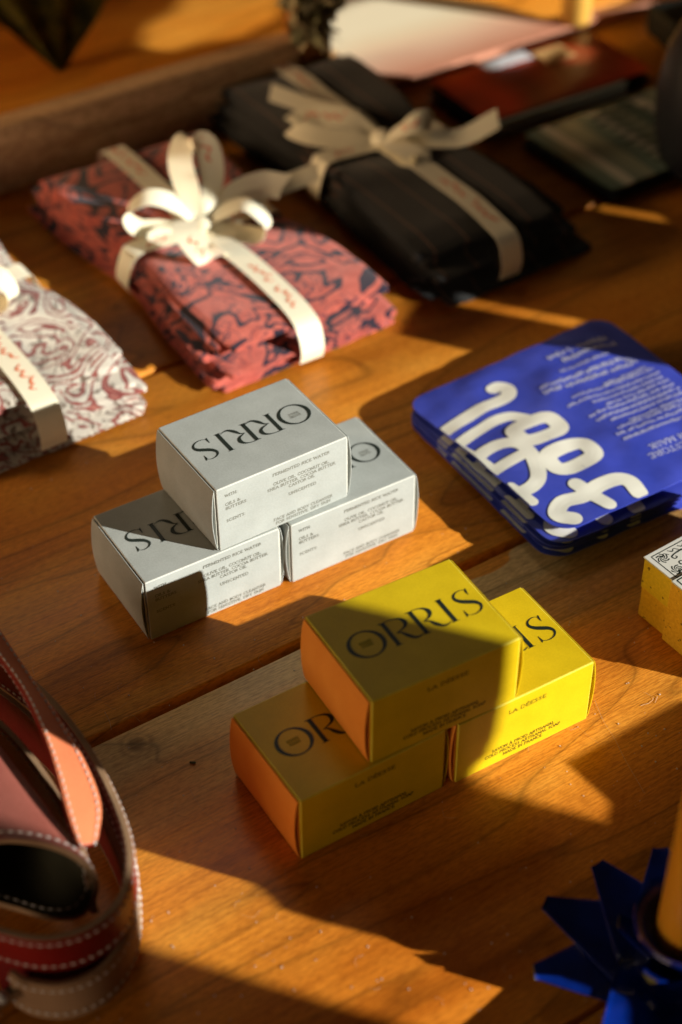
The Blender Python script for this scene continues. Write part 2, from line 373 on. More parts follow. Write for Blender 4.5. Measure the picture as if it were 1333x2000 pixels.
GL['N'] = (.80, [bar(.12, 0, .12, 1, N_), bar(.12, 1, .66, 0), bar(.66, 0, .66, 1, N_), sf(.12, .02), sf(.66, .98)])
GL['O'] = (.84, [arc(.42, .5, .35, .5, 0, 180, N_, T, 8), arc(.42, .5, .35, .5, 180, 360, N_, T, 8)])
GL['P'] = (.64, [bar(.14, 0, .14, 1), [(.12, .98, N_)]+arc(.32, .73, .24, .25, 90, -90, N_, T, 6)+[(.14, .48, N_)], sf(.14, .02)])
GL['R'] = (.72, [bar(.14, 0, .14, 1), [(.12, .98, N_)]+arc(.32, .75, .24, .23, 90, -90, N_, T, 6)+[(.14, .52, N_)], bar(.34, .5, .66, .02), sf(.14, .02)])
GL['S'] = (.60, [[(.50, .80, N_), (.30, .98, N_), (.12, .76, .1), (.3, .52, T), (.49, .26, .1), (.29, .01, N_), (.08, .22, N_)]])
GL['T'] = (.70, [bar(.35, 0, .35, 1), bar(.06, .97, .64, .97, N_), sf(.35, .02), bar(.06, .8, .06, 1, .03), bar(.64, .8, .64, 1, .03)])
GL['U'] = (.80, [[(.14, 1, T), (.14, .35, T), (.25, .04, .1), (.42, .0, N_), (.58, .06, N_), (.66, .35, N_), (.66, 1, N_)], sf(.14, .98), sf(.66, .98)])
GL['V'] = (.76, [bar(.08, 1, .38, .0), bar(.38, .0, .68, 1, N_), sf(.1, .98), sf(.66, .98)])
GL['W'] = (1.1, [bar(.08, 1, .32, .0), bar(.32, .0, .54, .95, N_), bar(.54, .95, .78, 0), bar(.78, 0, 1.0, 1, N_), sf(.1, .98)])
GL['Y'] = (.72, [bar(.08, 1, .36, .48), bar(.36, .48, .64, 1, N_), bar(.36, .5, .36, 0), sf(.36, .02)])
GL['&'] = (.84, [[(.76, .5, N_), (.62, .16, N_), (.3, .0, .1), (.1, .22, T), (.26, .5, .1), (.48, .76, N_), (.34, .98, N_), (.2, .8, .1), (.4, .4, T), (.76, .02, .1)]])
GL['.'] = (.3, [bar(.1, 0, .1, .13, .13)]); GL[','] = (.3, [bar(.12, .1, .06, -.14, .1)]); GL[':'] = (.3, [bar(.12, 0, .12, .13, .13), bar(.12, .55, .12, .68, .13)])
GL[' '] = (.36, [])
for a, b, s_ in (('É', 'E', 1), ('À', 'A', -1)): GL[a] = (GL[b][0], GL[b][1]+[bar(.36-.1*s_, 1.1, .36+.1*s_, 1.3, .08)])
def twidth(tx, h, track=1.): return sum(GL[c][0] for c in tx)*h*track
def text(out, tx, x, y, h, wid=None, align='L', rot=1, zz=0.):
    k = 1. if wid is None else wid/twidth(tx, h)
    W_ = twidth(tx, h)*k
    cx = {'L': 0, 'C': -W_/2, 'R': -W_}[align]; g = MB()
    for c in tx:
        a, st = GL[c]
        for s_ in st: stroke(g, [(cx+q[0]*h*k, q[1]*h, q[2]*h) for q in s_], 2)
        cx += a*h*k
    out.add([(x+rot*v.x, y+rot*v.y, zz) for v in g.v], g.f)
# ------------------------------------------------------------------ soap boxes
BW, BD, BH = .0850, .0641, .0433
def make_soapbox(kind):
    root = bpy.data.objects.new('soap_box', None); sc.collection.objects.link(root); root.empty_display_size = .02
    body = M[kind]
    b = MB(); b.box((.0012, 0, .0), (BW-.0012, BD, BH-.0001))
    o = bevel(b.obj('sleeve', None, root, mats=[body, M['edge'+kind]]), .0006, 2); o.modifiers[0].material = 1
    for s_ in (0, 1):
        nv, nw = 10, 16; V = []; Fc = []
        for lay in (0, 1):
            for j in range(nw+1):
                for i in range(nv+1):
                    v = i/nv; w_ = j/nw
                    bul = math.sin(math.pi*min(1, w_*1.0))**.75
                    ox = .0006+.0026*bul*(.75+.25*math.cos((v-.5)*2.2))+lay*.00045
                    y = .0008+(BD-.0016)*v; z = .0006+(BH-.0014)*w_
                    V.append(((-ox+.0012) if s_ == 0 else BW-.0012+ox, y, z))
        K = (nv+1)*(nw+1)
        for j in range(nw):
            for i in range(nv):
                q = (j*(nv+1)+i, j*(nv+1)+i+1, (j+1)*(nv+1)+i+1, (j+1)*(nv+1)+i)
                Fc.append(q if s_ == 0 else q[::-1]); p2 = tuple(a+K for a in q); Fc.append(p2[::-1] if s_ == 0 else p2)
        for i in range(nv):
            for j in (0, nw): a = j*(nv+1)+i; Fc.append((a, a+1, a+1+K, a+K))
        for j in range(nw):
            for i in (0, nv): a = j*(nv+1)+i; Fc.append((a, a+nv+1, a+nv+1+K, a+K))
        m = M['ora'] if (kind == 'yel' and s_ == 0) else body
        fo_ = mesh('end_flap', V, Fc, m, root); autosmooth(fo_, 50)
        if kind == 'yel' and s_ == 0: fo_['label'] = 'orange end flap'
        # side dust flap seen in the slit at the front edge
        db_ = MB(); xx = .0003 if s_ == 0 else BW-.0009
        db_.box((xx, .0012, .002), (xx+.0006, BD-.0012, BH-.0016)); db_.obj('dust_flap', M['greyi'] if kind == 'grey' else (M['ora'] if s_ == 0 else body), root)
    tz = BH+.00005
    tt = MB(); sm = MB()
    if kind == 'yel':
        orris(tt, .0170, .0075, .0246)
        text(sm, 'FONDÉE', .0177, .0338, .0014, .0066, 'C'); text(sm, 'À PARIS', .0177, .0316, .0014, .0060, 'C')
    else:
        orris(tt, .0168, .0800, .0412, -1)
        text(sm, 'FONDÉE', .0700, .0318, .0014, .0066, 'C', -1); text(sm, 'À PARIS', .0700, .0340, .0014, .0060, 'C', -1)
    mesh('lettering', [(v.x, v.y, tz) for v in tt.v], tt.f, M['ink'], root)
    fr = MB()
    if kind == 'grey':
        h = .00178
        text(fr, 'FERMENTED RICE WATER', .0357, .0368, h, .0365); text(fr, 'OLIVE OIL, COCONUT OIL,', .0360, .0304, h, .0362)
        text(fr, 'SHEA BUTTER, COCOA BUTTER,', .0320, .0275, h, .0445); text(fr, 'CASTOR OIL', .0540, .0247, h, .0168, 'C')
        text(fr, 'UNSCENTED', .0543, .0191, h, .0180, 'C'); text(fr, 'FACE AND BODY CLEANSER', .0545, .0049, h, .0385, 'C'); text(fr, 'FOR SENSITIVE, DRY SKIN', .0545, .0020, h, .0358, 'C')
        text(fr, 'WITH:', .0060, .0362, h, .0080); text(fr, 'OILS &', .0060, .0302, h, .0095); text(fr, 'BUTTERS:', .0060, .0273, h, .0138); text(fr, 'SCENTS:', .0060, .0186, h, .0122)
        im = M['inkg']
    else:
        text(fr, 'LA DÉESSE', .0430, .0338, .0024, .0232, 'C'); h = .0019
        text(fr, 'SAVON À FROID ARTISANAL', .0423, .0098, h, .0390, 'C'); text(fr, 'COLD PROCESS ARTISANAL SOAP', .0423, .0069, h, .0470, 'C'); text(fr, 'MADE IN FRANCE', .0423, .0040, h, .0245, 'C')
        im = M['inky']
    mesh('small_print', [(v.x, -.00005, v.y) for v in fr.v], fr.f, im, root)
    mesh('founding_print', [(v.x, v.y, tz) for v in sm.v], sm.f, M['faint'+kind], root)
    return root
def dup(root):
    c = root.copy(); sc.collection.objects.link(c)
    for ch in list(root.children):
        d = ch.copy(); sc.collection.objects.link(d); d.parent = c
    return c
gb = make_soapbox('grey'); yb = make_soapbox('yel')
spots = [(gb, -.1057, .6436, .5499, 0, 'lower left grey soap box, half in shadow, under the top grey box'),
 (None, -.0667, .6683, .5733, 1, 'top grey soap box bridging the two grey boxes below it'),
 (None, -.0288, .6887, .5497, 0, 'lower right grey soap box, its right end towards the blue pouches'),
 (yb, -.0209, .4958, .5567, 0, 'lower left yellow soap box, in shade, under the top yellow box'),
 (None, .0126, .5186, .5136, 1, 'top yellow soap box resting across the two yellow boxes'),
 (None, .0557, .5421, .5371, 0, 'lower right yellow soap box in full sunlight')]
for i, (ob, x, y, a, lv, lab) in enumerate(spots):
    if ob is None: ob = dup(gb if i < 3 else yb)
    ob.location = (x, y, .0002+lv*(BH+.0002)); ob.rotation_euler = (0, 0, a)
    tag(ob, lab, 'soap box', 'grey soap boxes in a small pyramid' if i < 3 else 'yellow soap boxes in a small pyramid')
# ------------------------------------------------------------------ blue pouches
PO = unp(790, 786, .012)
_n = unp(1118, 1062, .022); pux = Vector((_n.x-PO.x, _n.y-PO.y, 0)).normalized(); puy = Vector((-pux.y, pux.x, 0))   # x along logo edge, y away
PL, PWd = .160, .158
def pz(x, y, k=0.):
    u = x/PL*2-1; v = y/PWd*2-1
    e = max(0, 1-abs(u)**4)*max(0, 1-abs(v)**4)
    z = .0016*e+.0022*e*noise.noise(Vector((x*28+k*7, y*28, k*3)))+.0009*noise.noise(Vector((x*60+k, y*60, 5)))
    z -= max(0, .0088-.0016*k)*(max(0, 1-x/.11)**1.5)*(max(0, 1-y/.16)**.7)
    z += .0035*max(0, u-.75)*max(0, .3-v)     # curled near corner
    return z
def rrect(x, y, r_):   # map unit square to rounded rectangle
    return x, y
mb_ = NT('blue_foil_pouch', rough=.42, spec=.45, coat=.15, coatr=.3)
co = mb_.co(); nz = mb_.noise(co, 30, 3, .6)
mb_.col(mb_.ramp(nz, [(.3, (.036, .060, .46)), (.7, (.062, .088, .58))])); mb_.bump(nz, .35, .002)
M['pouch'] = mb_.m
M['pwhite'] = plain('pouch_white_print', (.84, .83, .74), .5)
M['ptext'] = plain('pouch_small_print', (.55, .57, .75), .5)
def toP(px, py):
    X = unp(px, py, .0235)-Vector((PO.x, PO.y, .0235)); return X.dot(pux), X.dot(puy)
Z3 = lambda x, y: (760+x/2.326, 600+y/2.326)
Z6 = lambda x, y: (1020+x/4.26, 620+y/4.26)
def logo(out):
    def S(pts, w_=.0112, n=6, cap=True):
        q = []
        for t_ in pts:
            x, y = toP(*Z3(t_[0], t_[1])); q.append((x, y, (t_[2] if len(t_) > 2 else w_)*.95))
        stroke(out, q, n, cap, 3)
    w_ = .0112
    S([(478, 338), (505, 326), (540, 338), (545, 372), (500, 400), (420, 432), (330, 482), (240, 538)], .0104)
    S([(620, 482), (550, 470), (470, 494), (400, 538), (320, 592)], .0092)
    S([(135, 478, .006), (190, 522, .008), (300, 600, .009), (420, 684, .009), (470, 718, .008)], .008)
    S([(390, 675), (450, 630), (520, 606), (590, 612), (640, 652), (674, 715), (680, 765), (655, 803), (610, 828), (572, 848)], .0100)
    S([(452, 744), (520, 704), (606, 664)], .0088); S([(555, 800, .006), (610, 840, .007), (655, 872, .007)], .007)
    # two rounded square o's
    for (cx, cy, ax, ay) in ((675, 540, 95, 52), (828, 668, 98, 55)):
        X0, Y0 = toP(*Z3(cx, cy)); q = []
        for k in range(25):
            a = 2*math.pi*k/24; c_, s_ = math.cos(a), math.sin(a)
            ex = abs(c_)**.62*(1 if c_ > 0 else -1)*.0088; ey = abs(s_)**.62*(1 if s_ > 0 else -1)*.0143
            q.append((X0+ex, Y0+ey, .0112))
        stroke(out, q, 3, False, 3)
    S([(1138, 830), (1095, 785), (1040, 775), (960, 800), (880, 850), (800, 870), (768, 905), (775, 935), (840, 950)], w_)
    S([(850, 795), (920, 838), (1000, 885)], .0098)
def rows(out):
    # paragraph rows, (x0,y0)->(x1,y1) in zoom coordinates
    def row(a, b, h, z6=True, seg=None):
        A = toP(*(Z6(*a) if z6 else Z3(*a))); B = toP(*(Z6(*b) if z6 else Z3(*b)))
        d = Vector((B[0]-A[0], B[1]-A[1], 0)); L = d.length; d.normalize(); s_ = 0
        nn = Vector((-d.y, d.x, 0))
        while s_ < L:
            wl_ = min(random.uniform(1.6, 6.5)*h*.8, L-s_); k = s_
            while k < s_+wl_:
                lw = h*random.uniform(.35, .6); hh = h*random.choice((.7, .7, 1, 1))
                p0 = Vector((A[0], A[1], 0))+d*k
                stroke(out, [(p0.x, p0.y, h*.3), ((p0+nn*hh).x, (p0+nn*hh).y, h*.3)], 2)
                q0 = p0+nn*random.choice((0, hh*.5, hh*.8)); q1 = q0+d*lw
                stroke(out, [(q0.x, q0.y, h*.22), (q1.x, q1.y, h*.22)], 2)
                k += lw+h*.2
            s_ += wl_+h*.6
    for a, b, h in (((235, 300), (415, 235), .0042), ((365, 325), (615, 235), .0042), ((330, 425), (725, 285), .0028),
                    ((170, 570), (850, 325), .0036), ((200, 615), (940, 360), .0036), ((480, 215), (700, 150), .0042), ((620, 230), (780, 200), .0036), ((870, 330), (960, 350), .003)):
        row(a, b, h)
    for a, b in (((705, 535), (1045, 395)), ((430, 655), (1100, 410)), ((395, 730), (1150, 445)), ((605, 705), (1190, 480)), ((715, 720), (1230, 510)),
                 ((575, 815), (1275, 545)), ((635, 845), (1320, 575)), ((755, 850), (1360, 610)), ((915, 850), (1400, 650)), ((810, 920), (1440, 680)), ((805, 980), (1450, 725)), ((865, 1020), (1480, 770))):
        row(a, b, .0026)
def txt_line(out, tx, px, py, h, wid):
    x, y = toP(px, py); g = MB(); text(g, tx, 0, 0, h, wid)
    # lines run towards the camera's lower left: reading direction = -puy, letter up = +pux
    out.add([(x+v.y, y-v.x, 0) for v in g.v], g.f)
lg_ = MB(); logo(lg_); tx_ = MB(); rows(tx_)
T2 = T; 
bx, by = toP(*Z6(1430, 935)); 
for c_, px_, py_ in (('SERUM MASK', 1545, 875), ('& RESTORE', 1500, 960)):
    A = toP(*Z6(px_, py_)); E_ = toP(*Z6(1045, 1060 if c_[0] == 'S' else 1130)); g = MB(); L_ = math.hypot(A[0]-E_[0], A[1]-E_[1]); text(g, c_, 0, 0, .0042, L_)
    d = Vector((E_[0]-A[0], E_[1]-A[1], 0)).normalized(); nn = Vector((-d.y, d.x, 0))
    tx_.add([Vector((A[0], A[1], 0))+d*v.x+nn*v.y for v in g.v], g.f)
def make_pouch(k, lay):
    root = bpy.data.objects.new('blue_pouch', None); sc.collection.objects.link(root)
    rr = .014; n = 46; V = []; Fc = []; idx = {}
    def inside(x, y):
        cx = min(max(x, rr), PL-rr); cy = min(max(y, rr), PWd-rr); dx, dy = x-cx, y-cy; d = math.hypot(dx, dy)
        if d > rr: return cx+dx/d*rr, cy+dy/d*rr
        return x, y
    for s_ in (0, 1):
        for j in range(n+1):
            for i in range(n+1):
                x, y = inside(PL*i/n, PWd*j/n)
                e = (1-abs(2*x/PL-1)**2)*(1-abs(2*y/PWd-1)**2)
                z = pz(x, y, k)
                V.append((x, y, z+.00025 if s_ else z-.00025-.0012*max(e, 0)))
    K = (n+1)**2
    for j in range(n):
        for i in range(n):
            q = (j*(n+1)+i, j*(n+1)+i+1, (j+1)*(n+1)+i+1, (j+1)*(n+1)+i); Fc.append(q); Fc.append(tuple(a+K for a in q[::-1]))
    for i in range(n):
        for j in (0, n):
            a = j*(n+1)+i; Fc.append((a, a+1, a+1+K, a+K)); a = i*(n+1)+j; Fc.append((a, a+n+1, a+n+1+K, a+K))
    o = mesh('pouch_body', V, Fc, M['pouch'], root); autosmooth(o, 50)
    def keep(m_): return [(v.x, v.y, pz(v.x, v.y, k)+.00065) for v in m_.v]
    def clip(m_):
        V_ = []; 
        for v in m_.v:
            x, y = inside(min(max(v.x, .0006), PL-.0006), min(max(v.y, .0006), PWd-.0006)); V_.append((x, y, pz(x, y, k)+.0007))
        return V_
    mesh('logo_print', clip(lg_), [f[::-1] for f in lg_.f], M['pwhite'], root)
    if lay == 0: mesh('small_print', clip(tx_), [f[::-1] for f in tx_.f], M['ptext'], root)
    return root
MX = Matrix(((pux.x, puy.x, 0), (pux.y, puy.y, 0), (0, 0, 1)))
# local frame is left handed-safe: use rotation whose x axis is pux, y axis is puy
ang = math.atan2(pux.y, pux.x)
plabs = ['topmost blue foil pouch with big white lettering, sunlit on the stack', 'second blue foil pouch, just under the sunlit top one',
         'third blue foil pouch from the top, middle of the shaded stack', 'fourth blue foil pouch from the top, second from the table', 'lowest blue foil pouch, lying on the table']
for i in range(5):
    pr = make_pouch(i*1.0, i)
    z = .0205-.0034*i-(.0014 if i else 0)
    off = (-.0000, -.0022*i+.0006*math.sin(i*2.4)) if i else (0, 0)
    o_ = Vector((PO.x, PO.y, 0))+(puy*(-.0012-.0004*i+.0006*math.sin(i*2.4))+pux*(.0030+.0008*math.sin(i*1.7)) if i else puy*0)
    pr.location = (o_.x, o_.y, max(z, .0022)); pr.rotation_euler = (0, 0, ang+(R(-1.9+.5*math.sin(i*3.1)) if i else 0))
    tag(pr, plabs[i], 'pouch', 'stacked blue pouches')
# ------------------------------------------------------------------ kraft box
kb = empty('kraft_box', 'yellow kraft gift box with ornate black and white printed lid at the right edge', 'gift box', tuple(unp(1242, 1199, 0)), R(-54.9))
kx = .0226     # first stretch before the wrap band ; x axis runs along left end toward the camera, y axis away right
t = NT('kraft_card', rough=.75, spec=.2); co = t.co(); v1 = t.noise(co, 500, 3, .7); sp1 = t.noise(co, 330, 1, .5)
t.col(t.mix(t.ramp(sp1, [(.70, (0, 0, 0)), (.74, (.8, .8, .8))]), t.ramp(v1, [(.3, (.56, .30, .02)), (.7, (.72, .42, .03))]), (.10, .05, .01))); t.bump(v1, .3, .0003); M['kraft'] = t.m
t = NT('kraft_lid_card', rough=.75, spec=.2); co = t.co(); v1 = t.noise(co, 500, 3, .7); sp1 = t.noise(co, 330, 1, .5)
t.col(t.mix(t.ramp(sp1, [(.66, (0, 0, 0)), (.72, (.8, .8, .8))]), t.ramp(v1, [(.3, (.56, .40, .02)), (.7, (.74, .52, .03))]), (.10, .05, .01))); t.bump(v1, .3, .0003); M['kraftl'] = t.m
def kbox(name, a, b, mat, bev=.0008):
    m_ = MB(); m_.box(a, b); return bevel(m_.obj(name, mat, kb), bev)
kbox('base', (.0006, .0006, .0002), (.0700, .110, .030), M['kraft'])
kbox('lid', (0, 0, .0215), (.0706, .1106, .0425), M['kraftl'])
kbox('wrap_band', (kx, -.0022, .0003), (kx+.025, .1128, .0440), M['kraft'])
lab = MB(); lab.box((-.0006, -.0006, .04252), (kx-.0002, .1100, .0434)); lab_o = bevel(lab.obj('printed_label', plain('label_paper', (.66, .65, .60), .7), kb), .0004)
lab = MB(); lab.box((kx+.0005, -.0028, .04402), (kx+.0245, .1120, .0449)); bevel(lab.obj('printed_label', M['greyi'], kb), .0004)
pr_ = MB()
def frame_(o_, x0, y0, x1, y1, w_):
    for a in ((x0, y0, x1, y0), (x1, y0, x1, y1), (x1, y1, x0, y1), (x0, y1, x0, y0)): stroke(o_, [(a[0], a[1], w_), (a[2], a[3], w_)], 2)
frame_(pr_, .0022, .0028, .0220, .107, .0006)
for cx, cy, s_ in ((.0065, .0072, 1), (.0175, .0075, -1), (.012, .022, 1)):
    for a0 in range(0, 360, 60):
        pts_ = [(cx+s_*math.cos(R(a0+k*22))*(.0006+.0006*k), cy+math.sin(R(a0+k*22))*(.0006+.0006*k), .0004+.00008*k) for k in range(6)]
        stroke(pr_, pts_, 4)
for k in range(14):
    y = .006+k*.0072
    stroke(pr_, [(.0035, y, .0004), (.0055, y+.002, .0008), (.0042, y+.004, .0004), (.0065, y+.006, .0005)], 4)
    stroke(pr_, [(.0205, y, .0004), (.0185, y+.002, .0008), (.0200, y+.004, .0004), (.0175, y+.006, .0005)], 4)
stroke(pr_, [(.0075, .0145, .0008), (.0085, .012, .0009), (.0105, .0125, .0007), (.0102, .0145, .0006), (.009, .014, .0006)], 6)
stroke(pr_, [(.0165, .0145, .0008), (.0155, .012, .0009), (.0135, .0125, .0007), (.0138, .0145, .0006), (.015, .014, .0006)], 6)
stroke(pr_, [(.0075, .0145, .0008), (.0072, .020, .0011), (.0080, .030, .0009), (.0070, .045, .0007)], 8)
stroke(pr_, [(.0165, .0145, .0008), (.0168, .020, .0011), (.0160, .030, .0009), (.0170, .045, .0007)], 8)
mesh('ornament_print', [(v.x, v.y, .04345) for v in pr_.v], [f for f in pr_.f], M['ink'], kb)
pr2 = MB(); frame_(pr2, kx+.002, .0, kx+.0225, .108, .0008)
for k in range(12): stroke(pr2, [(kx+.006, .004+k*.008, .0006), (kx+.012, .007+k*.008, .0012), (kx+.018, .004+k*.008, .0006)], 5)
mesh('ornament_print', [(v.x, v.y, .04495) for v in pr2.v], pr2.f, M['ink'], kb)
# ------------------------------------------------------------------ cloth bundles
def ribbon(P, Wd, width, mat, parent, n=10, name='ribbon', th=.0003, text_at=None, pinch=(0, 0)):
    """P: centre points, Wd: width directions"""
    C_ = crs(P, n*(len(P)-1)); D_ = crs(Wd, n*(len(P)-1)); V = []; Fc = []; K = 5
    rows_ = []
    for i in range(len(C_)):
        t_ = (C_[min(i+1, len(C_)-1)]-C_[max(i-1, 0)]); t_ = t_.normalized() if t_.length > 1e-9 else Vector((1, 0, 0))
        d = D_[i]-t_*D_[i].dot(t_); d.normalize(); nn = t_.cross(d)
        rows_.append((C_[i], d, nn, t_))
    for s_ in (1, -1):
        for i_, (c, d, nn, _) in enumerate(rows_):
            f = i_/(len(rows_)-1); pw = 1-pinch[0]*math.exp(-(f/.13)**2)-pinch[1]*math.exp(-((1-f)/.13)**2); sk = .0 if pinch == (0, 0) else (.5 if pinch[1] == 0 and i_ >= len(rows_)-1 else 0)
            for j in range(K):
                w0_ = j/(K-1)-.5; cup = .10*width*(1-4*w0_*w0_)*(1-pw)
                V.append(c+d*width*pw*w0_+nn*(th/2*s_+cup)+_*(sk*w0_*width))
    nR = len(rows_)
    for i in range(nR-1):
        for j in range(K-1):
            q = (i*K+j, (i+1)*K+j, (i+1)*K+j+1, i*K+j+1); Fc.append(q); Fc.append(tuple(a+nR*K for a in q[::-1]))
        for j in (0, K-1): a = i*K+j; Fc.append((a, a+K, a+K+nR*K, a+nR*K))
    for i in (0, nR-1):
        for j in range(K-1): a = i*K+j; Fc.append((a, a+1, a+1+nR*K, a+nR*K))
    o = mesh(name, V, Fc, mat, parent); autosmooth(o, 60)
    if text_at:
        g = MB()
        for f0, f1 in text_at:
            i0 = int(f0*(nR-1)); i1 = int(f1*(nR-1)); m_ = 40; pts_ = []
            L = max((C_[i1]-C_[i0]).length, .001); ph = random.random()*6
            for k in range(m_+1):
                s_ = k/m_; x = f0+(f1-f0)*s_
                if .46 < s_ < .54: 
                    if len(pts_) > 3: _scr(g, pts_, rows_, width, nR, th)
                    pts_ = []; continue
                yy = .11*math.sin(s_*L/.0011+ph)+(.17 if math.sin(s_*L/.0040+ph) > .75 else 0)
                pts_.append((x+.010*math.cos(s_*L/.0011+ph)*.12, yy))
            if len(pts_) > 3: _scr(g, pts_, rows_, width, nR, th)
        g.obj('script_print', M['oink'], o)
    return o
def _scr(g, pts_, rows_, width, nR, th):
    V = []; 
    for x, y in pts_:
        f = min(max(x, 0), 1)*(nR-1); i = min(int(f), nR-2); q = f-i
        c = rows_[i][0].lerp(rows_[i+1][0], q); d = rows_[i][1].lerp(rows_[i+1][1], q); nn = rows_[i][2]
        if nn.z < 0: nn = -nn
        V += [c+d*width*(y+.048)+nn*.0005, c+d*width*(y-.048)+nn*.0005]
    g.add(V, [(2*i, 2*i+1, 2*i+3, 2*i+2) for i in range(len(pts_)-1)])
M['oink'] = plain('orange_ribbon_ink', (.80, .17, .05), .6)
t = NT('cream_satin_ribbon', rough=.42, spec=.4, sheen=.2); t.b.inputs['Subsurface Weight'].default_value = 0
t.col((.88, .83, .64)); wv = t.N('TexWave', bands_direction='X'); wv.inputs['Scale'].default_value = 400; t.l.new(t.co(), wv.inputs['Vector']); t.bump(wv.outputs['Fac'], .15, .0002); M['rib'] = t.m
def cloth_mat(name, kind):
    t = NT(name, rough=.9, spec=.12, sheen=.25); co = t.co()
    def band(f, c0, w_, soft=.02):    # 1 where |f-c0| < w_
        d = t.math('ABSOLUTE', t.math('SUBTRACT', f, c0)); return t.ramp(d, [(0, (1,)*3), (w_, (1,)*3), (w_+soft, (0,)*3)])
    if kind == 'red':
        a = t.noise(co, 13, 1.5, .5, 2.6); f1 = t.math('FRACT', t.math('MULTIPLY', a, 5.5))
        b = t.noise(co, 42, 2, .5, 1.8); f2 = t.math('FRACT', t.math('MULTIPLY', b, 5))
        thick = t.noise(co, 24, 2); f3 = t.math('ADD', f1, t.math('MULTIPLY', thick, .3))
        base = t.ramp(t.noise(co, 120, 3, .6), [(.3, (.44, .078, .058)), (.7, (.64, .155, .115))])
        hatch = t.math('MULTIPLY', band(f2, .5, .07, .05), t.ramp(thick, [(.42, (0,)*3), (.55, (.85,)*3)]))
        c = t.mix(hatch, base, (.05, .025, .05)); c = t.mix(band(f3, .55, .125, .03), c, (.025, .016, .035))
    elif kind == 'white':
        a = t.noise(co, 15, 1.5, .5, 2.8); f1 = t.math('FRACT', t.math('MULTIPLY', a, 7)); b = t.noise(co, 36, 2, .5, 2.2); f2 = t.math('FRACT', t.math('MULTIPLY', b, 4.5))
        thick = t.noise(co, 22, 2)
        c = t.mix(t.ramp(t.noise(co, 9, 3), [(.42, (0,)*3), (.6, (.6,)*3)]), (.78, .73, .64), (.36, .32, .27))
        c = t.mix(t.math('MULTIPLY', band(f2, .5, .08, .04), t.ramp(thick, [(.4, (0,)*3), (.5, (1,)*3)])), c, (.17, .12, .09))
        c = t.mix(band(f1, .5, .15, .03), c, (.24, .05, .045)); c = t.mix(band(f1, .5, .02, .02), c, (.42, .16, .13))
    else:
        co2 = t.co('Object', (1, 1, 1)); sx = t.N('SeparateXYZ'); t.l.new(co2, sx.inputs[0])
        st = t.math('FRACT', t.math('MULTIPLY', sx.outputs[1], 38))
        ln = t.ramp(st, [(.0, (1,)*3), (.045, (1,)*3), (.055, (0,)*3)])
        c = t.mix(ln, (.010, .011, .012), (.16, .075, .045))
        fl_ = t.ramp(t.noise(co2, 160, 2), [(.70, (0,)*3), (.74, (.5,)*3)]); c = t.mix(fl_, c, (.12, .10, .08))
    t.col(c); wv = t.noise(co, 1300, 2, .7); t.bump(wv, .5, .0005)
    return t.m
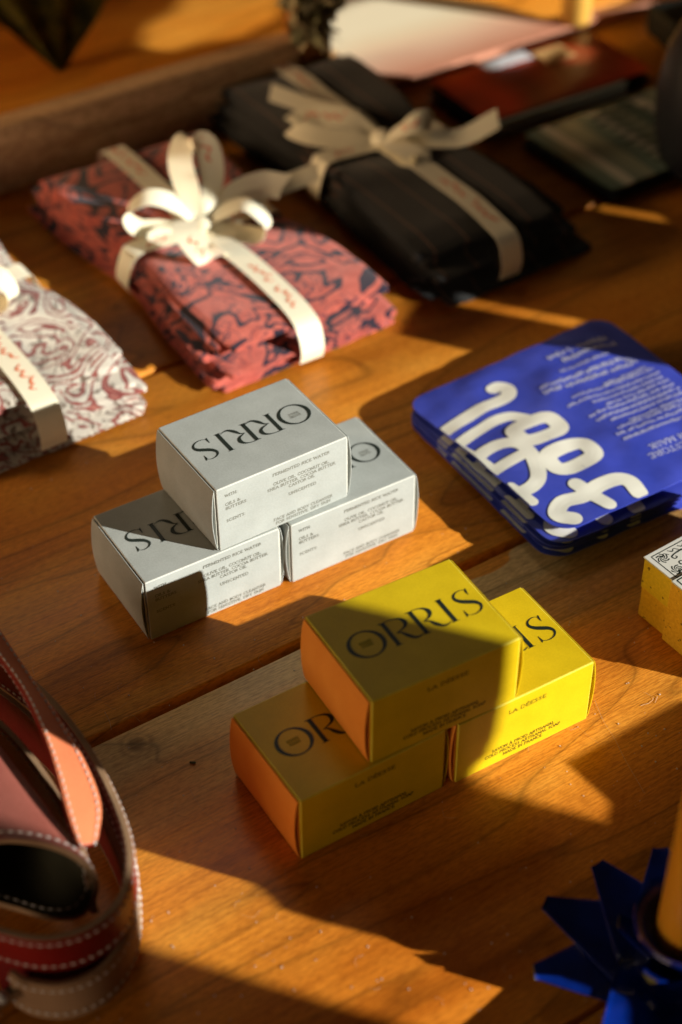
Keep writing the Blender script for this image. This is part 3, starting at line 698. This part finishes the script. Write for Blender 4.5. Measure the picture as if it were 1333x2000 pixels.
def make_bundle(label, cen, yaw, Lx, Wy, kind, seed, nply, tply, bows, rmat, fan=1.):
    """local x = length axis (far->near), y = width"""
    e = empty('napkin_bundle', label, 'napkin bundle', cen, yaw); rnd = random.Random(seed); mat = cloth_mat(kind+'_print_cloth', kind)
    H_ = nply*tply
    def squash(x, y, z):
        g = math.exp(-(x/.028)**2); g2 = math.exp(-(y/.020)**2)
        k = 1-.15*g-.03*g2
        if abs(x) > Lx*.38: k *= 1-.13*(abs(x)-Lx*.38)/(Lx*.12)
        return z*k+.0011*noise.noise(Vector((x*22, y*22, seed)))*(z/H_)
    def pin(x, y): return y*(1-.09*math.exp(-(x/.04)**2)+.03*math.sin(x*30+seed))
    for i in range(nply):
        nx, ny = 64, 34; V = []; Fc = []
        dx, dy, dr = rnd.uniform(-.010, .007)*fan, rnd.uniform(-.004, .004)*fan, R(rnd.uniform(-2.0, 2.0))*fan
        ex = Lx*(1-.010*i)+rnd.uniform(-.008, .002); wy = Wy*(1-.012*i)
        K = (nx+1)*(ny+1)
        for s_ in (0, 1):
            for j in range(ny+1):
                for k in range(nx+1):
                    a = 2*k/nx-1; b = 2*j/ny-1
                    a = math.sin(a*math.pi/2)*.35+a*.65; b = math.sin(b*math.pi/2)*.35+b*.65
                    x, y = a*ex/2, b*wy/2
                    rc = .006; X = ex/2-rc; Y = wy/2-rc; cx = min(max(x, -X), X); cy = min(max(y, -Y), Y); d = math.hypot(x-cx, y-cy)
                    if d > rc: x, y = cx+(x-cx)/d*rc, cy+(y-cy)/d*rc
                    de = min(ex/2-abs(x), wy/2-abs(y)); de = max(0, min(de, rc)); q = min(1, de/(tply*.5)); hr = math.sqrt(max(0, 1-(1-q)**2))
                    xr = x*math.cos(dr)-y*math.sin(dr)+dx; yr = x*math.sin(dr)+y*math.cos(dr)+dy
                    z = i*tply+tply/2+(tply*.46*hr if s_ else -tply*.46*hr)
                    wob = .0009*noise.noise(Vector((x*30+i*9, y*30, i)))*(0.4+abs(a)**3*1.6)
                    z = squash(xr, yr, z)+wob*(.0 if i == 0 and not s_ else 1)
                    yr = pin(xr, yr)+.0012*noise.noise(Vector((x*60, i*5, seed)))
                    V.append((xr+.0018*noise.noise(Vector((y*50, i*3.3, seed))), yr, max(z, .0004)))
        for j in range(ny):
            for k in range(nx):
                q = (j*(nx+1)+k, j*(nx+1)+k+1, (j+1)*(nx+1)+k+1, (j+1)*(nx+1)+k); Fc.append(q[::-1]); Fc.append(tuple(a+K for a in q))
        for k in range(nx):
            for j in (0, ny): a = j*(nx+1)+k; Fc.append((a, a+1, a+1+K, a+K))
        for j in range(ny):
            for k in (0, nx): a = j*(nx+1)+k; Fc.append((a, a+nx+1, a+nx+1+K, a+K))
        o = mesh('folded_napkin', V, Fc, mat, e); autosmooth(o, 80)
        o.location = (0, 0, 0)
    def topz(x, y): return squash(x, y, H_)+.0016
    rw = .0180
    # lengthwise and crosswise ribbon wraps
    P = [(-Lx/2-.002, 0, .004), (-Lx/2-.003, 0, H_*.45), (-Lx/2+.003, 0, topz(-Lx/2+.012, 0)-.002)]+[(x, .002*math.sin(x*20), topz(x, 0)+.0012) for x in [(-Lx/2+.02)+(Lx-.04)*k/9 for k in range(10)]]+[(Lx/2-.003, 0, topz(Lx/2-.012, 0)-.002), (Lx/2+.003, 0, H_*.45), (Lx/2+.001, 0, .004)]
    ribbon(P, [(0, 1, 0)]*len(P), rw, rmat, e, 8, 'ribbon', text_at=[(.15, .30), (.66, .80)])
    hw = Wy/2*.90
    P = [(0, -hw-.001, .004), (0, -hw-.003, H_*.35), (0, -hw+.003, topz(0, hw)-.001)]+[(.002*math.sin(y*30), y, topz(0, y)+.0022) for y in [(-hw+.012)+(2*hw-.024)*k/7 for k in range(8)]]+[(0, hw-.003, topz(0, hw)-.001), (0, hw+.003, H_*.35), (0, hw+.001, .004)]
    ribbon(P, [(1, 0, 0)]*len(P), rw, rmat, e, 8, 'ribbon', text_at=[(.26, .36), (.62, .70)])
    # bow in world-aligned frame
    K0 = Vector((0, 0, topz(0, 0)+.004)); Ri = Matrix.Rotation(-yaw, 3, 'Z')
    bw = empty_part('bow', e)
    for pts_, wd, tx in bows:
        P = [K0+Ri @ Vector(q) for q in pts_]; Wd = [Ri @ Vector(wd if isinstance(wd[0], (int, float)) else wd[i]) for i in range(len(pts_))]
        closed = (Vector(pts_[-1])-Vector(pts_[0])).length < .02
        ribbon(P, Wd, rw*1.02, rmat, bw, 9, 'ribbon_loop', text_at=tx, pinch=(.6, .6 if closed else 0))
    kn = lathe('knot', [(.0001, -.005), (.006, -.004), (.009, 0), (.006, .004), (.0001, .005)], rmat, bw); kn.location = K0+Vector((0, 0, .002)); kn.rotation_euler = (.3, .2, yaw)
    return e
def empty_part(name, parent):
    # bow root: a small real mesh (the tie under the knot) that carries the loops
    b = MB(); b.box((-.006, -.006, -.0012), (.006, .006, .0012))
    o = b.obj(name, M['rib'], parent); o.location = (0, 0, 0)
    return o
up_loop = ([(0, 0, 0), (-.008, .010, .020), (-.014, .022, .040), (-.008, .030, .052), (.004, .030, .046), (.008, .020, .026), (.002, .004, .006)], [(1, .1, .1), (1, -.1, .1), (1, -.2, .2), (1, -.2, .2), (1, 0, .1), (1, .3, 0), (1, .2, 0)], [(.5, .75)])
left_loop = ([(0, 0, 0), (-.018, .004, .016), (-.036, .002, .022), (-.050, -.004, .014), (-.044, -.008, .004), (-.024, -.004, .0), (0, 0, 0)], [(0, .8, .6), (-.2, .9, .4), (-.1, 1, .1), (.1, 1, 0), (.2, 1, .1), (0, .9, .4), (0, .8, .6)], None)
right_loop = ([(0, 0, 0), (.018, .002, .012), (.034, -.002, .018), (.046, -.012, .010), (.042, -.016, .002), (.022, -.008, .000), (0, 0, 0)], [(.1, .8, .5), (.3, .9, .3), (.3, 1, .0), (.2, 1, -.1), (.1, 1, .1), (0, .9, .3), (.1, .8, .5)], None)
front_loop = ([(0, 0, 0), (-.008, -.012, .012), (-.008, -.030, .014), (.004, -.044, .006), (.012, -.040, .0), (.008, -.022, -.002), (0, 0, -.001)], [(1, .1, .2), (1, .2, 0), (1, .35, .1), (1, .4, .2), (1, .3, .2), (1, .1, .1), (1, 0, .2)], [(.38, .52)])
tail1 = ([(0, 0, 0), (.020, .012, .012), (.040, .030, .010), (.062, .050, .006), (.082, .062, .008)], [(0, 1, .3), (-.4, .9, .3), (-.5, .8, .3), (-.5, .8, .2), (-.4, .8, .1)], None)
tail2 = ([(0, 0, 0), (.022, .016, .014), (.042, .026, .018), (.058, .026, .016)], [(0, .8, .6), (-.1, .6, .6), (0, .5, .8), (0, .5, .8)], None)
rmid = (unp(607, 707, 0)+unp(200, 300, .02)); 
def bcen(nl, nr, L, yaw):   # near-left and near-right floor corners
    m_ = (nl+nr)/2; return Vector((m_.x-math.sin(yaw-R(90))*0+math.cos(yaw)*(-L/2), m_.y+math.sin(yaw)*(-L/2), .0004))
yaw_b = R(-57)    # local +x points from far to near (toward the camera right)
rb = make_bundle('salmon red patterned napkin bundle tied with a cream ribbon bow', bcen(unp(432, 776), unp(775, 650), .285, yaw_b), yaw_b, .285, .138, 'red', 11, 10, .0033,
    [up_loop, left_loop, right_loop, front_loop, tail1, tail2], M['rib'])
dark_bows = [([(0, 0, 0), (-.022, .012, .010), (-.050, .018, .010), (-.066, .012, .006), (-.050, .000, .004), (-.02, -.004, .002), (0, 0, 0)], (.1, .9, .5), [(.2, .4)]),
    ([(0, 0, 0), (-.02, .02, .008), (-.05, .04, .006), (-.085, .062, .008)], (.6, .8, .2), [(.4, .6)]),
    ([(0, 0, 0), (.018, -.008, .014), (.034, .0, .016), (.036, .006, .004), (.014, .003, .002)], (.3, .9, .3), [(.2, .4)]),
    ([(0, 0, 0), (.03, -.010, .006), (.060, -.008, .006), (.088, .006, .014)], (-.1, 1, .3), None),
    ([(0, 0, 0), (.012, -.02, .006), (.028, -.034, .004), (.020, -.030, .0), (0, 0, 0)], (.8, .6, .1), None)]
yd = R(-57.5)
make_bundle('near black napkin bundle with thin copper stripes and a cream bow', bcen(unp(858, 600), unp(1122, 500), .325, yd), yd, .325, .130, 'dark', 23, 11, .0034, dark_bows, M['rib'], 1.4)
yw = R(-56)
nr_ = unp(292, 806); nl_ = nr_-Vector((math.sin(-yw)*.135, math.cos(yw)*.135, 0))
wb = make_bundle('cream napkin bundle with burgundy scrollwork at the left edge', bcen(nl_, nr_, .30, yw), yw, .30, .138, 'white', 37, 10, .0034, [up_loop, left_loop, right_loop], M['rib'])
# ------------------------------------------------------------------ packets at the back
t = NT('dark_red_foil', rough=.35, spec=.4); co = t.co(); t.col(t.ramp(t.noise(co, 9, 2, .5, .6), [(.35, (.16, .03, .010)), (.55, (.50, .05, .012)), (.75, (.80, .12, .012))])); M['rfoil'] = t.m
t = NT('teal_striped_foil', rough=.3, spec=.5); co = t.co('Object', (1, 1, 1)); sx = t.N('SeparateXYZ'); t.l.new(co, sx.inputs[0])
st = t.ramp(t.math('FRACT', t.math('MULTIPLY', sx.outputs[0], 22)), [(0, (.12, .19, .16)), (.3, (.20, .27, .22)), (.36, (.55, .55, .46)), (.52, (.58, .56, .48)), (.58, (.20, .25, .20)), (1, (.36, .38, .28))])
t.col(st); M['tfoil'] = t.m
def packet(name, label, corner, yaw, w_, d_, h_, mat_top, mat_side, grp=None):
    e = empty(name, label, 'packet', (corner.x, corner.y, .0004), yaw, grp)
    n = 14; nl = 4
    for L in range(nl):
        V = []; Fc = []
        ox = .003*math.sin(L*2.3); oy = .002*math.cos(L*1.9)
        for s_ in (0, 1):
            for j in range(n+1):
                for i in range(n+1):
                    u, v = 2*i/n-1, 2*j/n-1; ee = max(0, (1-abs(u)**5)*(1-abs(v)**5))
                    V.append((w_*i/n+ox, d_*j/n+oy, h_/nl*(L+.5)+(1 if s_ else -1)*(.0004+h_/nl*.46*ee)+.0008*noise.noise(Vector((i*.6, j*.6, L*4)))))
        K = (n+1)**2
        for j in range(n):
            for i in range(n):
                q = (j*(n+1)+i, j*(n+1)+i+1, (j+1)*(n+1)+i+1, (j+1)*(n+1)+i); Fc.append(q[::-1]); Fc.append(tuple(a+K for a in q))
        for i in range(n):
            for j in (0, n): a = j*(n+1)+i; Fc.append((a, a+1, a+1+K, a+K)); a = i*(n+1)+j; Fc.append((a, a+n+1, a+n+1+K, a+K))
        o = mesh('pack_layer', V, Fc, mat_top if L == nl-1 else mat_side, e); autosmooth(o, 60)
    return e
M['black'] = plain('black_foil', (.01, .012, .014), .4)
pk = packet('red_packet', 'dark red foil packet stack with blue grey spine below the pale sheet', unp(950, 280, 0), R(32), .168, .082, .019, M['rfoil'], M['black'])
b = MB(); b.box((.001, -.0035, .004), (.140, -.0005, .0165)); sp_o = bevel(b.obj('spine_print', plain('blue_grey_print', (.42, .50, .50), .45), pk), .001)
b = MB(); b.box((.050, .066, .0203), (.095, .081, .0212)); bevel(b.obj('white_label', plain('white_label', (.62, .62, .66), .5), pk), .0003)
b = MB(); b.box((.098, .050, .0203), (.128, .073, .0212)); bevel(b.obj('tan_label', plain('tan_label', (.62, .36, .14), .6), pk), .0003)
pk2 = packet('striped_packet', 'grey green striped foil packet beside the black vase', unp(1193, 402, 0), R(34), .16, .104, .013, M['tfoil'], M['black'])
b = MB()
for k in range(9): b.box((.055+.002*(k % 3), .012+k*.011, .0140), (.12-.006*(k % 4), .0150+k*.011, .0144))
b.obj('small_print', plain('pack_print', (.05, .07, .06), .5), pk2)
# ------------------------------------------------------------------ leather belts at lower left
def strip(P1, P2, th, mat, parent, name, n=8, mats=None, sag=None):
    A = crs(P1, n*(len(P1)-1)); B = crs(P2, n*(len(P2)-1)); N2 = min(len(A), len(B)); A = A[:N2]; B = B[:N2]; V = []; K = 4; Fc = []; mi = []
    rows_ = []
    for i in range(N2):
        t_ = (A[min(i+1, N2-1)]-A[max(i-1, 0)]); d = (B[i]-A[i]); nn = t_.cross(d).normalized(); rows_.append((A[i], B[i], nn))
    for s_ in (1, -1):
        for a, b_, nn in rows_:
            for j in range(K): V.append(a.lerp(b_, j/(K-1))+nn*(th/2*s_))
    for i in range(N2-1):
        for j in range(K-1):
            q = (i*K+j, (i+1)*K+j, (i+1)*K+j+1, i*K+j+1); Fc.append(q[::-1]); mi.append(0); Fc.append(tuple(a+N2*K for a in q)); mi.append(1)
        for j in (0, K-1): a = i*K+j; Fc.append((a, a+K, a+K+N2*K, a+N2*K)); mi.append(2)
    for i in (0, N2-1):
        for j in range(K-1): a = i*K+j; Fc.append((a, a+1, a+1+N2*K, a+N2*K)); mi.append(2)
    o = mesh(name, V, Fc, None, parent, mats=mats, mi=mi); autosmooth(o, 50); bevel(o, .0005, 2, 60)
    return o, rows_
def stitches(rows_, frac, side, th, parent, mat, step=.0042, ln=.0030):
    g = MB(); pts_ = [(a.lerp(b_, frac)+nn*(side*(th/2+.0003)), nn) for a, b_, nn in rows_]; acc = 0
    for i in range(len(pts_)-1):
        p0, p1 = pts_[i][0], pts_[i+1][0]; L = (p1-p0).length; d = (p1-p0).normalized() if L > 0 else Vector((1, 0, 0)); nn = pts_[i][1]; s_ = d.cross(nn)
        while acc < L:
            c = p0+d*acc
            ring = []
            for u in (-1, -.6, 0, .6, 1):
                r_ = .00050*math.sqrt(max(0, 1-u*u*.95))
                for k in range(6): a = k*math.pi/3; ring.append(c+d*(u*ln/2)+(s_*math.cos(a)+nn*math.sin(a))*r_)
            Fc = [(q*6+k, q*6+(k+1) % 6, (q+1)*6+(k+1) % 6, (q+1)*6+k) for q in range(4) for k in range(6)]
            g.add(ring, Fc); acc += step
        acc -= L
    return g.obj('stitching', mat, parent, True)
def leather(name, c, c2, rough=.4):
    t = NT(name, rough=rough, spec=.4); co = t.co(); n_ = t.noise(co, 400, 4, .6); n2 = t.noise(co, 25, 3); t.col(t.ramp(n2, [(.3, c2), (.7, c)])); t.bump(t.math('ADD', n_, t.math('MULTIPLY', t.noise(co, 1500, 2), .6)), .5, .0005); return t.m
M['lred'] = leather('red_leather', (.26, .009, .006), (.18, .006, .005)); M['lcor'] = leather('coral_leather', (.80, .25, .11), (.72, .20, .09), .38)
M['ltan'] = leather('tan_suede', (.40, .25, .14), (.26, .15, .08), .9); M['ldk'] = leather('dark_suede', (.05, .045, .025), (.03, .03, .015), .9)
M['lmar'] = leather('maroon_leather', (.20, .012, .012), (.14, .008, .01)); M['lrose'] = leather('rose_leather', (.34, .105, .08), (.28, .08, .06), .42)
M['thr'] = plain('white_thread', (.72, .66, .62), .6)
belt = empty('leather_belt', 'coiled red and coral leather belt with white stitching at the lower left', 'belt', (0, 0, 0))
def U(px, py, z): return unp(px, py, z)
top_px = [(-30, 1262), (40, 1312), (105, 1372), (165, 1450), (215, 1540), (248, 1630), (253, 1700), (233, 1758), (190, 1800), (130, 1826), (60, 1830), (-30, 1808)]
P1 = [U(x, y, .054) for x, y in top_px]; P2 = [Vector((q.x, q.y, .032)) for q in P1]
o, rw_ = strip(P1, P2, .0034, None, belt, 'outer_strap', mats=[M['lred'], M['lmar'], M['ltan']])
s1 = 1
for fr_ in (.14, .86): 
    for sd in (1, -1): stitches(rw_, fr_, sd, .0034, belt, M['thr'])
Pm = [q-Vector((q.x+.16, q.y-.50, 0)).normalized()*.0045 for q in P1]; Pm1 = [Vector((q.x, q.y, .0305)) for q in Pm]; Pm2 = [Vector((q.x, q.y, .0006)) for q in Pm]
strip(Pm1, Pm2, .003, None, belt, 'inner_coil', mats=[M['lmar'], M['lmar'], M['ltan']])
low_px = [(200, 1560), (252, 1660), (262, 1730), (255, 1800), (225, 1860), (180, 1900), (120, 1920), (60, 1915), (20, 1895)]
P1 = [U(x, y, .030) for x, y in low_px]; P2 = [Vector((q.x, q.y-.001, .006)) for q in P1]
o, rw2 = strip(P1, P2, .003, None, belt, 'lower_strap', mats=[M['ltan'], M['ltan'], M['ltan']])
for fr_ in (.16, .84): stitches(rw2, fr_, 1, .003, belt, M['thr']); stitches(rw2, fr_, -1, .003, belt, M['thr'])
P1 = [U(*q) for q in ((-25, 1255, .072), (40, 1345, .071), (82, 1432, .069), (110, 1515, .067), (130, 1590, .064), (152, 1655, .060))]
P2 = [U(*q) for q in ((-5, 1230, .069), (62, 1332, .067), (118, 1415, .064), (165, 1495, .061), (194, 1575, .058), (186, 1650, .056))]
o, rw3 = strip(P1, P2, .0030, None, belt, 'coral_strap', mats=[M['lcor'], M['lred'], M['lred']])
for fr_ in (.10, .90): stitches(rw3, fr_, 1, .003, belt, M['thr']); stitches(rw3, fr_, -1, .003, belt, M['thr'])
P1 = [U(x, y, .050) for x, y in ((-40, 1375), (20, 1430), (75, 1495), (125, 1575), (158, 1650), (175, 1720))]; P2 = [Vector((q.x, q.y, .026)) for q in P1]
o, rw4 = strip(P1, P2, .003, None, belt, 'inner_strap', mats=[M['lmar'], M['lmar'], M['ltan']]); stitches(rw4, .16, 1, .003, belt, M['thr']); stitches(rw4, .16, -1, .003, belt, M['thr'])
rim = [(-75, 1715, .046), (-55, 1665, .058), (0, 1645, .063), (70, 1648, .063), (135, 1668, .060), (178, 1702, .053), (188, 1745, .044), (160, 1788, .036), (105, 1795, .033), (40, 1778, .034), (-30, 1755, .038), (-75, 1718, .045)]
P1 = [U(*q) for q in rim]; P2 = [q+Vector((-.060, .085, -.004)) for q in P1]
o, rw5 = strip(P1, P2, .0032, None, belt, 'rolled_strap', mats=[M['lrose'], M['ldk'], M['ltan']]); stitches(rw5, .05, 1, .0032, belt, M['thr']); stitches(rw5, .05, -1, .0032, belt, M['thr'])
P1 = [U(*q) for q in ((-40, 1990, .022), (30, 1945, .022), (85, 1895, .024), (130, 1850, .026))]; P2 = [Vector((q.x-.012, q.y+.010, .004)) for q in P1]
strip(P1, P2, .003, None, belt, 'under_strap', mats=[M['ldk'], M['ldk'], M['ltan']])
rv = unp(4, 1948, .030); o = lathe('rivet', [(.0001, .002), (.0018, .0017), (.0028, .0008), (.0030, 0), (.0001, -.001)], plain('steel_rivet', (.6, .6, .6), .25, metal := .5), belt); o.location = rv
# ------------------------------------------------------------------ star candle holder
M['blueg'] = NT('cobalt_glaze', rough=.12, spec=.6, coat=.6, coatr=.06)
_c = M['blueg'].co(); M['blueg'].col(M['blueg'].ramp(M['blueg'].noise(_c, 40, 3), [(.3, (.001, .007, .07)), (.7, (.002, .022, .24))])); M['blueg'] = M['blueg'].m
M['ytip'] = plain('yellow_glaze_edge', (.26, .23, .015), .25, .5)
sc0 = unp(1348, 1800, 0.044)
star = empty('candle_holder', 'cobalt blue glazed star shaped candle holder at the lower right', 'candle holder', (sc0.x, sc0.y, .0005))
def petal(ang_, r0_, r1_, w0_, lift, zb, name='star_point'):
    V = []; Fc = []; n = 14; m = 8; mi = []
    for s_ in (1, -1):
        for i in range(n+1):
            f = i/n; r_ = r0_+(r1_-r0_)*f; hw_ = w0_*(1-f)+.0036; z = zb+lift*f**1.3
            for j in range(m+1):
                g = 2*j/m-1; V.append((r_, hw_*g, z+.006*g*g*(1-f*.6)+(.0042 if s_ == 1 else -.0036)*(1-.8*g*g)*(1-.45*f)))
    K = (n+1)*(m+1)
    for i in range(n):
        for j in range(m):
            q = (i*(m+1)+j, (i+1)*(m+1)+j, (i+1)*(m+1)+j+1, i*(m+1)+j+1); mt = 1 if (i >= n-1 and s_ == 1 and j in (3, 4)) else 0
            Fc.append(q); mi.append(mt); Fc.append(tuple(a+K for a in q[::-1])); mi.append(mt)
        for j in (0, m): a = i*(m+1)+j; Fc.append((a, a+m+1, a+m+1+K, a+K)); mi.append(1 if False else 0)
    for j in range(m): a = n*(m+1)+j; Fc.append((a, a+1, a+1+K, a+K)); mi.append(1)
    ca_, sa_ = math.cos(ang_), math.sin(ang_); V = [(x*ca_-y*sa_, x*sa_+y*ca_, z) for x, y, z in V]
    o = mesh(name, V, Fc, None, star, mats=[M['blueg'], M['ytip']], mi=mi); autosmooth(o, 180); m_ = o.modifiers.new('round', 'SUBSURF'); m_.levels = 1; m_.render_levels = 1; return o
PETALS = []
def petal_to(px, py, z, w_=.017, zb=.006, r0_=.008):
    q = unp(px, py, z); d = Vector((q.x-star.location.x, q.y-star.location.y)); petal(math.atan2(d.y, d.x), r0_, d.length, w_, z-zb, zb)
for a in ((1062, 1770, .016, .027), (1165, 1694, .020, .024), (1288, 1664, .022, .021), (1043, 1905, .012, .027)): petal_to(*a)
for ang_ in (20, 65, -25): petal(R(ang_), .008, .070, .020, .004, .004)
for ang_ in (-75, -125): petal(R(ang_), .008, .082, .022, .018, .006)
q = unp(1207, 1806, .034); d = Vector((q.x-star.location.x, q.y-star.location.y)); petal(math.atan2(d.y, d.x), .006, d.length, .008, .020, .014, 'inner_petal')
for k in range(1, 6): petal(math.atan2(d.y, d.x)+k*math.pi/3, .006, d.length, .008, .020, .014, 'inner_petal')
lathe('dish', [(.0001, .0003), (.022, .0003), (.030, .004), (.033, .010), (.028, .0115), (.016, .012), (.0001, .012)], M['blueg'], star)
lathe('candle_cup', [(.015, .010), (.015, .020), (.0170, .032), (.0230, .041), (.0245, .0425), (.0238, .044), (.0215, .043), (.0145, .034), (.0140, .020), (.0001, .018)], M['blueg'], star)
t = NT('amber_wax_candle', rough=.35, spec=.4); t.col((.78, .34, .02)); t.b.inputs['Subsurface Weight'].default_value = .3; t.b.inputs['Subsurface Radius'].default_value = (.01, .004, .001); t.b.inputs['Subsurface Scale'].default_value = .6
cn = lathe('taper_candle', [(.0001, .0190), (.0118, .0190), (.0140, .036), (.0138, .09), (.0130, .17), (.012, .185), (.0001, .187)], t.m, None, (sc0.x, sc0.y, .0))
tag(cn, 'amber taper candle standing in the blue star candle holder', 'candle')
# ------------------------------------------------------------------ crumbs, fibres, dust
def twig(px, py, L, a, lab):
    q = unp(px, py, 0); m_ = MB(); m_.box((-L/2, -.0006, .0001), (L/2, .0006, .0012)); o = bevel(m_.obj('dry_leaf_bit', plain('dry_green', (.05, .07, .03), .8)), .0004, 2); o.location = (q.x, q.y, 0.0001); o.rotation_euler = (0, 0, a); tag(o, lab, 'leaf bit')
twig(40, 1313, .0052, R(-35), 'tiny green leaf bit on the wood above the red belt'); twig(377, 1491, .0032, R(-10), 'tiny green leaf bit on the wood left of the yellow boxes')
d_ = MB(); rnd = random.Random(3)
for i in range(320):
    px, py = rnd.uniform(0, 1333), rnd.uniform(900, 2000); q = unp(px, py, 0); r_ = rnd.choice((.00015, .0002, .0003, .0004))
    M_ = Matrix.Translation((q.x, q.y, r_*.6)) @ Matrix.Rotation(rnd.random()*3, 4, 'Z'); d_.box((-r_, -r_*.7, -r_*.5), (r_, r_*.7, r_*.5), M=M_)
tag(d_.obj('dust', plain('dust_speck', (.6, .52, .42), .8)), 'fine pale dust specks on the wood', None, kind='stuff')
fb = MB()
def fibre(P, r_=.00011):
    C_ = crs([U(x, y, .0004) for x, y in P], 24); V = []
    for i, c in enumerate(C_):
        for k in range(4): a = k*math.pi/2; V.append(c+Vector((math.cos(a)*r_, math.sin(a)*r_*.6, math.sin(a)*r_*.6+.0001*math.sin(i))))
    fb.add(V, [(i*4+k, i*4+(k+1) % 4, (i+1)*4+(k+1) % 4, (i+1)*4+k) for i in range(len(C_)-1) for k in range(4)])
fibre([(205, 1390), (214, 1408), (218, 1425)]); fibre([(245, 1400), (260, 1397), (275, 1410)], .00009); fibre([(1162, 1368), (1180, 1410), (1198, 1438), (1225, 1490), (1260, 1550)], .00008)
fibre([(1258, 1352), (1276, 1362), (1270, 1372), (1252, 1378)]); fibre([(1285, 1360), (1280, 1372)], .00013); fibre([(1125, 1416), (1150, 1438), (1170, 1452)], .00007); fibre([(370, 1540), (395, 1580), (440, 1625)], .00006)
for i in range(60):
    x, y = rnd.uniform(60, 1250), rnd.uniform(1000, 1950); a = rnd.uniform(0, 6.28); L = rnd.uniform(8, 26)
    fibre([(x, y), (x+L*math.cos(a), y+L*math.sin(a)*.8), (x+1.7*L*math.cos(a+.6), y+1.7*L*math.sin(a+.6)*.8)], .00006)
tag(fb.obj('fibres', plain('fibre', (.55, .40, .25), .7)), 'hair thin fibres and scratches on the wood', None, kind='stuff')
# ------------------------------------------------------------------ added gobos out of frame on the right, cut to shape the sun patches
TE = math.tan(EL)
def inpoly(pt, P):
    c = False; x, y = pt
    for i in range(len(P)):
        x1, y1 = P[i]; x2, y2 = P[i-1]
        if (y1 > y) != (y2 > y) and x < (x2-x1)*(y-y1)/(y2-y1)+x1: c = not c
    return c
def sun_gobo(name, label, a0, s0, s1, t0, t1, opens, blocks, step=.0005, th=.004):
    """board in the plane a = a0 (a = towards the sun); openings given as polygons in (s, t) where t is measured at a=.25"""
    sh = (a0-.25)*TE; m_ = MB(); n = int((t1-t0)/step)
    ex, ey = Vector((math.cos(AZ), math.sin(AZ), 0)), Vector((-math.sin(AZ), math.cos(AZ), 0))
    prev = None; start = 0; runs_all = []
    def isopen(s_, t_):
        if any(inpoly((s_, t_), P) for P in blocks): return False
        return any(inpoly((s_, t_), P) for P in opens)
    for r_ in range(n):
        tm = t0+(r_+.5)*step-sh; xs = {s0, s1}
        for P in opens+blocks:
            for i in range(len(P)):
                (x1, y1), (x2, y2) = P[i], P[i-1]
                if (y1 > tm) != (y2 > tm): xs.add(min(max(x1+(x2-x1)*(tm-y1)/(y2-y1), s0), s1))
        xs = sorted(xs); runs = []
        for a, b in zip(xs[:-1], xs[1:]):
            if b-a < 1e-6: continue
            if not isopen((a+b)/2, tm):
                if runs and abs(runs[-1][1]-a) < 1e-7: runs[-1][1] = b
                else: runs.append([a, b])
        runs_all.append([tuple(q) for q in runs])
    i = 0
    while i < n:
        j = i
        while j+1 < n and runs_all[j+1] == runs_all[i]: j += 1
        for a, b in runs_all[i]:
            V = []
            for z in (t0+i*step, t0+(j+1)*step):
                for aa in (a0-th/2, a0+th/2):
                    for s_ in (a, b): q = ex*aa+ey*s_; V.append((q.x, q.y, z))
            m_.add(V, [(0, 1, 3, 2), (4, 6, 7, 5), (0, 4, 5, 1), (2, 3, 7, 6), (0, 2, 6, 4), (1, 5, 7, 3)])
        i = j+1
    o = m_.obj(name, M['gobo_mat']); tag(o, label, 'gobo'); return o
M['gobo_mat'] = plain('dark_board', (.05, .03, .02), .8)
OPENS = [
 [(.380, .1135), (.427, .1120), (.431, .128), (.4325, .131), (.4305, .150), (.431, .157), (.437, .160), (.4445, .168), (.4500, .235), (.4500, .30), (.380, .30)],
 [(.49, .106), (.5445, .1088), (.562, .1185), (.622, .1015), (.64, .086), (.887, .086), (.887, .155), (.892, .19), (.935, .19), (.942, .255), (.940, .318), (.60, .318), (.60, .28), (.50, .28)],
 [(.9385, .149), (.9490, .147), (.9490, .183), (.9385, .183)],
 [(1.0925, .136), (1.1015, .140), (1.1015, .158), (1.0925, .156)],
 [(.62, .316), (.945, .316), (.945, .330), (.93, .342), (.88, .38), (.62, .40)],
 [(1.21, .2415), (1.30, .215), (1.438, .175), (1.52, .172), (1.46, .215), (1.45, .236), (1.35, .27), (1.21, .29)],
 [(1.23, 0.3149), (1.2707, 0.3193), (1.3057, 0.3149), (1.3618, 0.319), (1.3915, 0.2871), (1.3189, 0.2794), (1.2769, 0.2872), (1.2575, 0.2967), (1.2311, 0.3049)],
 [(1.244, 0.2265), (1.2842, 0.2225), (1.318, 0.2079), (1.3056, 0.206), (1.2713, 0.2109), (1.2535, 0.2195)],
 [(1.3124, 0.2074), (1.3173, 0.1934), (1.2862, 0.1949), (1.2776, 0.202)],
]
BLOCKS = []
OPENS += [[(q[0], q[1]) for q in P] for P in ()]
sun_gobo('near_gobo', 'added dark cut out board shaping the sunlight off the right side of the table',   .25, -.7, 2.5, -.02, 1.1, OPENS, BLOCKS)  # added near blocker, openings follow the wanted sun patches
sun_gobo('far_gobo', 'added dark board shaping the sunlight further off to the right of the table', .85, -.8, 2.6, -.3, 1.5,  # added far blocker for the softer patch edges
   [[(.530, -.3), (1.9, -.3), (1.9, .9), (.552, .9), (.552, .19), (.548, .150), (.532, .128)], [(.392, -.3), (.475, -.3), (.475, .9), (.392, .9)]], [], step=.01, th=.008)
